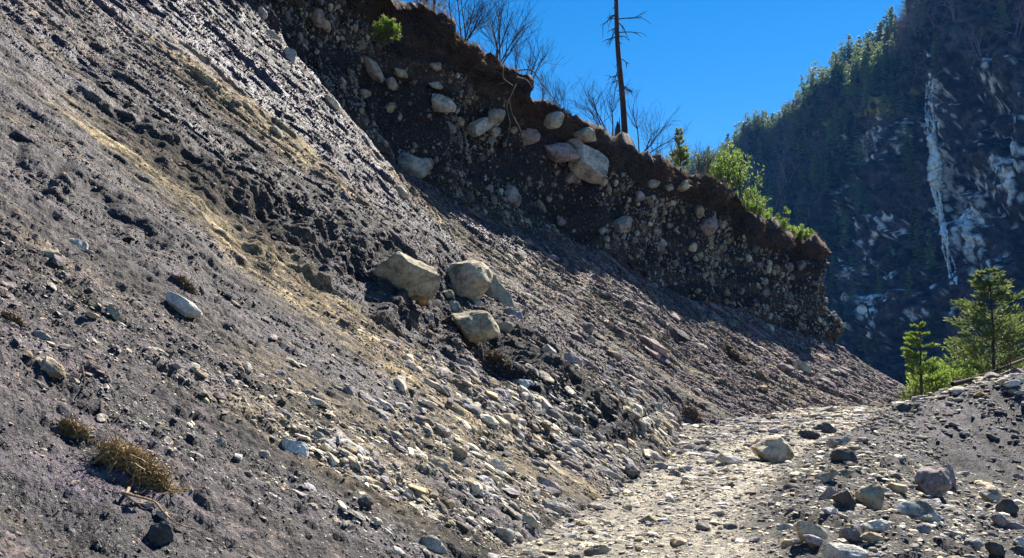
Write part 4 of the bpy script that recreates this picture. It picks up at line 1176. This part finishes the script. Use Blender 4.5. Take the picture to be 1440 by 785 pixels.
ym = np.clip(blob(mpx, mpy, 1255, 145, 46, 16, -20) + .8 * blob(mpx, mpy, 1375, 50, 18, 14) + .5 * blob(mpx, mpy, 1160, 175, 24, 12, -30), 0, 1) * sm(snoise, -.3, .3)
mc = mc * (1 - ym[..., None]) + yel * ym[..., None]
mc = mc * (1 - snow[..., None]) + colr(.86, .88, .90) * snow[..., None]
mc = mc * np.clip(1 + .8 * fbm(Pm2 * v3(.3, .3, .5), 3, 655), .3, 2)[..., None] ** (1 - snow[..., None])
mm, nt, b = base_mat('mountain_rock', .85, .2)
tn = N(nt, 'ShaderNodeAttribute', attribute_name='tint').outputs['Vector']
geo = nt.nodes.new('ShaderNodeNewGeometry')
nn1 = noise(nt, geo.outputs['Position'], .35, 6, .7)
c = mixc(nt, 1.0, tn, ramp(nt, nn1, [(.35, (.25, .25, .25)), (.65, (2.0, 1.9, 1.85))]), 'MULTIPLY')
nt.links.new(c, b.inputs['Base Color']); bump(nt, b, nn1, 1.0, 2.5)
mi_ = np.arange(VM.size).reshape(VM.shape)
MQ = np.stack([mi_[:-1, :-1], mi_[:-1, 1:], mi_[1:, 1:], mi_[1:, :-1]], -1).reshape(-1, 4)
tag(link('mountain', new_mesh('mountain', Pm2.reshape(-1, 3), MQ, [mm], True, {'tint': mc.reshape(-1, 3)})), kind='structure')
ms = Pm2[::2, ::2]; mn_ = ms.shape[:2]; mj = np.arange(mn_[0] * mn_[1]).reshape(mn_)
bvh_m = bvh_of(ms.reshape(-1, 3), np.stack([mj[:-1, :-1], mj[:-1, 1:], mj[1:, 1:], mj[1:, :-1]], -1).reshape(-1, 4))

# frozen waterfall: ribs of ice hanging in the gully
def waterfall():
    r = np.random.default_rng(3); M_ice, nt, b = base_mat('ice', .35, .5)
    g = nt.nodes.new('ShaderNodeNewGeometry'); n = noise(nt, g.outputs['Position'], .8, 5, .6)
    nt.links.new(ramp(nt, n, [(.3, (.80, .86, .92)), (.6, (.95, .96, .97))]), b.inputs['Base Color']); bump(nt, b, n, .8, .5)
    mb = MB()
    def strand(x0, y0, x1, y1, wpx, wob):
        pts = []; rad = []
        n = 48
        ph = r.random() * 6
        for i in range(n):
            f = i / (n - 1); px = x0 + (x1 - x0) * f + wob * math.sin(f * 5 + ph) + r.normal() * .5; py = y0 + (y1 - y0) * f
            h = bvh_m.ray_cast(O, ray(px, py).normalized(), 2000)
            if h[0] is None: continue
            pts.append(tuple(h[0] - ray(px, py).normalized() * 1.2)); rad.append(wpx * .5 * (.25 + 1.1 * r.random() ** 1.5))
        if len(pts) > 4:
            P_ = np.array(pts); P_[1:-1] = (P_[:-2] + P_[1:-1] + P_[2:]) / 3
            mb.tube(P_, rad, 7)
    for i in range(4): strand(1306 + r.normal() * 4, 110 + r.uniform(-8, 30), 1311 + r.normal() * 4, 215, 1.2, 3)
    for i in range(9): strand(1309 + r.uniform(-4, 5), 195 + r.uniform(-8, 10), 1316 + r.uniform(-5, 7), 264, 2.8, 4)
    for i in range(5): strand(1314 + r.normal() * 2.5, 255, 1328 + r.normal() * 3.5, 330, 1.4, 3.5)
    for i in range(4): strand(1328 + r.normal() * 3, 325, 1346 + r.normal() * 4, 400, 1.0, 3.5)
    for i in range(0): strand(1350 + r.normal() * 8, 290 + r.normal() * 14, 1372 + r.normal() * 12, 345 + r.normal() * 25, .9, 3)
    for i in range(0): strand(1420 + r.normal() * 6, 200 + r.normal() * 8, 1423 + r.normal() * 6, 240, .9, 2)
    tag(link('frozen_waterfall', mb.mesh('frozen_waterfall', [M_ice], True)), kind='structure')
waterfall()

# conifers on the mountain
def far_conifer(seed, mat, wid=.17, flat=0.0, nl=1500):
    r = np.random.default_rng(seed); t, lf = MB(), MB()
    zz = np.linspace(-.08, .97, 6); t.tube(np.stack([0 * zz, 0 * zz, zz], -1), np.linspace(.022, .004, 6), 6)
    # whorled boughs
    nb = 46; cs, us = [], []
    for i in range(nb):
        f = .12 + .86 * (i + r.random() * .8) / nb
        if r.random() < .12: continue
        a = r.random() * 6.28; prof_ = (1 - f) ** (.75) if flat == 0 else (.55 * (1 - f) ** .4 + .2)
        L = wid * prof_ * r.uniform(.55, 1.25) + .015
        m = int(8 + 34 * (L / wid)); g = r.random(m) ** .7
        d = np.array([math.cos(a), math.sin(a), -.25 + (.5 if flat else 0) * r.random()])
        c = np.array([0, 0, f]) + d * (L * g)[:, None] + r.normal(size=(m, 3)) * np.array([.016, .016, .010])
        cs.append(c); us.append(np.repeat(d[None], m, 0) + r.normal(size=(m, 3)) * .5)
    c = np.concatenate(cs); u = np.concatenate(us); u /= np.linalg.norm(u, axis=1, keepdims=True); u *= r.uniform(.012, .03, (len(c), 1))
    v = np.cross(u, rand_unit(r, len(c))) * .5; lf.quads(c, u, v)
    return t.mesh('conifer_trunk', [M_bark], True), lf.mesh('conifer_crown', [mat])
protos = [far_conifer(900 + i, M_fir, [.17, .15, .2, .18][i % 4]) for i in range(4)] + [far_conifer(910 + i, M_fir, .24, 1) for i in range(3)] + [far_conifer(920, M_firy, .2)]
def far_bare(seed):
    r = np.random.default_rng(seed); mb = MB()
    for i in range(3): bare(r, mb, (0, 0, -.05), (r.normal() * .3, r.normal() * .3, 1), .55, .014, 3, .1, .6, None, 4)
    return mb.mesh('bare_crown', [M_twig_red])
bares = [far_bare(930), far_bare(931)]
rC = np.random.default_rng(55)
trees = []
def place_tree(p, H, proto, rz, label, group):
    e = empty('conifer', p, label, 'tree', group, rz); e.scale = (H * rC.uniform(.9, 1.3),) * 2 + (H,)
    link('trunk', proto[0], e); link('crown', proto[1], e)
# ridge line trees
spots = []
ridge_row = MMR - 1
for i in range(150):
    tcol = int(np.interp(rC.uniform(955, 1330), mpx[ridge_row][100:640], np.arange(100, 640)))
    row = ridge_row + int(rC.integers(-22, 4)); q = Pm2[min(row, ridge_row + 8), tcol]
    spots.append((q, rC.uniform(12, 25), 'r'))
ww = (1 - .97 * np.clip(ym * 1.5 + .8 * blob(mpx, mpy, 1350, 30, 50, 40), 0, 1)) * forest_m * ((VM < .97) & (VM > .05)) * (mpx > 930) * (mpx < 1470) * (mpy > -60) * (mpy < 560) * (1 - sm(blob(mpx, mpy, 1318, 230, 30, 140, -10) + .9 * blob(mpx, mpy, 1400, 300, 70, 150), .2, .5)) + .05 * blob(mpx, mpy, 1275, 260, 34, 170, -6) * (VM < .97)
ww = ww * (mdep ** -0.0)
pi_ = pick(ww + .35 * blob(mpx, mpy, 1275, 260, 22, 150, -6) * (VM < .97), 1500, rC); rC.shuffle(pi_)
vis = []
for i in pi_:
    q = Pm2.reshape(-1, 3)[i]; H = rC.uniform(9, 19); vis.append((q, H, 'f'))
allsp = spots + vis
# remaining become one forest object
main_ = allsp[:290]; rest = allsp[290:]
special = [(1220, 160, 62, 7, 'pale leafy round topped conifer on the lit shoulder, left of the frozen waterfall'), (1256, 128, 40, 7, 'pale pointed conifer just above the yellow grass on the mountain'), (1318, 110, 60, 4, 'broad pale conifer right at the top of the frozen waterfall'), (1278, 240, 70, 7, 'tall pale conifer on the rock rib left of the frozen waterfall'), (1252, 378, 44, 7, 'pale leaning conifer low on the dark cliff left of the waterfall foot'), (1283, 330, 46, 7, 'pale conifer low on the rock rib beside the waterfall foot')]
for (px, py, hp_, pi2, lb) in special:
    h = bvh_m.ray_cast(O, ray(px, py).normalized(), 2000)
    if h[0]: place_tree(h[0] - Vector((0, 0, 1)), hp_ * h[0].y / FPX, protos[pi2], rC.random() * 6, lb, None)
h = bvh_m.ray_cast(O, ray(1000, 240).normalized(), 2000)
for (q, H, kd) in main_:
    px, py, _ = proj(np.array([q]))[0][0], proj(np.array([q]))[1][0], 0
    lab = ('dark conifer among many alike standing against the sky on the mountain ridge', 'conifers on the ridge line') if kd == 'r' else ('dark conifer among many alike on the shaded mountain side', 'conifers on the mountain side')
    pr = protos[int(rC.integers(0, 4)) if rC.random() < .6 else int(rC.integers(4, 8))]
    place_tree(Vector(q) - Vector((0, 0, 1.2)), H, pr, rC.random() * 6.28, *lab)
def joined(name, items, getV, mats, label, cat):
    Vs, Fs = [], []; off = 0
    for V, F, p, H, rz in items:
        c, s = math.cos(rz), math.sin(rz); R = np.array([[c, -s, 0], [s, c, 0], [0, 0, 1]])
        Vs.append(V @ R.T * H + np.array(p)); Fs.append(F + off); off += len(V)
    tag(link(name, new_mesh(name, np.concatenate(Vs), np.concatenate(Fs), mats)), label, cat, kind='stuff')
def mesh_np(me):
    V = np.zeros(len(me.vertices) * 3); me.vertices.foreach_get('co', V); F = np.zeros(len(me.loops), int); me.loops.foreach_get('vertex_index', F)
    return V.reshape(-1, 3), F.reshape(-1, 4)
crn = [mesh_np(p_[1]) for p_ in protos[:7]]
it = []
for (q, H, kd) in rest:
    V, F = crn[int(rC.integers(0, 7))]; it.append((V, F, q - np.array([0, 0, 1.2]), H, rC.random() * 6.28))
joined('forest', it, None, [M_fir], 'dark forest of conifers covering the shaded mountain side', 'forest')
wb = blob(mpx, mpy, 1340, 40, 60, 50) + .6 * blob(mpx, mpy, 1290, 70, 40, 30) + .5 * blob(mpx, mpy, 1200, 200, 70, 30) + .3 * blob(mpx, mpy, 1100, 260, 60, 60) + .4 * blob(mpx, mpy, 1420, 60, 50, 50)
for i in pick(wb * (VM < .97), 180, rC):
    q = Vector(Pm2.reshape(-1, 3)[i]); o = link('bare_tree', bares[int(rC.integers(0, 2))], None, q); H = rC.uniform(13, 22); o.scale = (H,) * 3; o.rotation_euler = (0, 0, rC.random() * 6)
    tag(o, 'leafless purplish tree among many alike on the upper mountain side', 'tree', 'leafless trees on the mountain side')

# ------------------------------------------------------------------ haze: real air between here and the mountain
HAZE = 0.00011
hz = bpy.data.materials.new('haze'); hz.use_nodes = True; nt = hz.node_tree; nt.nodes.clear()
ho = nt.nodes.new('ShaderNodeOutputMaterial'); pv = nt.nodes.new('ShaderNodeVolumePrincipled')
pv.inputs['Color'].default_value = (.08, .36, 1.0, 1); pv.inputs['Density'].default_value = HAZE; pv.inputs['Anisotropy'].default_value = 0.0
nt.links.new(pv.outputs[0], ho.inputs['Volume'])
x0, x1, y0, y1, z0, z1 = -2600, 2600, -2600, 2600, -62, 420
V = [(x, y, z) for x in (x0, x1) for y in (y0, y1) for z in (z0, z1)]
F = [(0, 1, 3, 2), (4, 6, 7, 5), (0, 4, 5, 1), (2, 3, 7, 6), (0, 2, 6, 4), (1, 5, 7, 3)]
tag(link('haze', new_mesh('haze', V, F, [hz])), 'thin blue haze in the air in front of the far mountain', 'haze', kind='stuff')
print('built', len(bpy.data.objects))
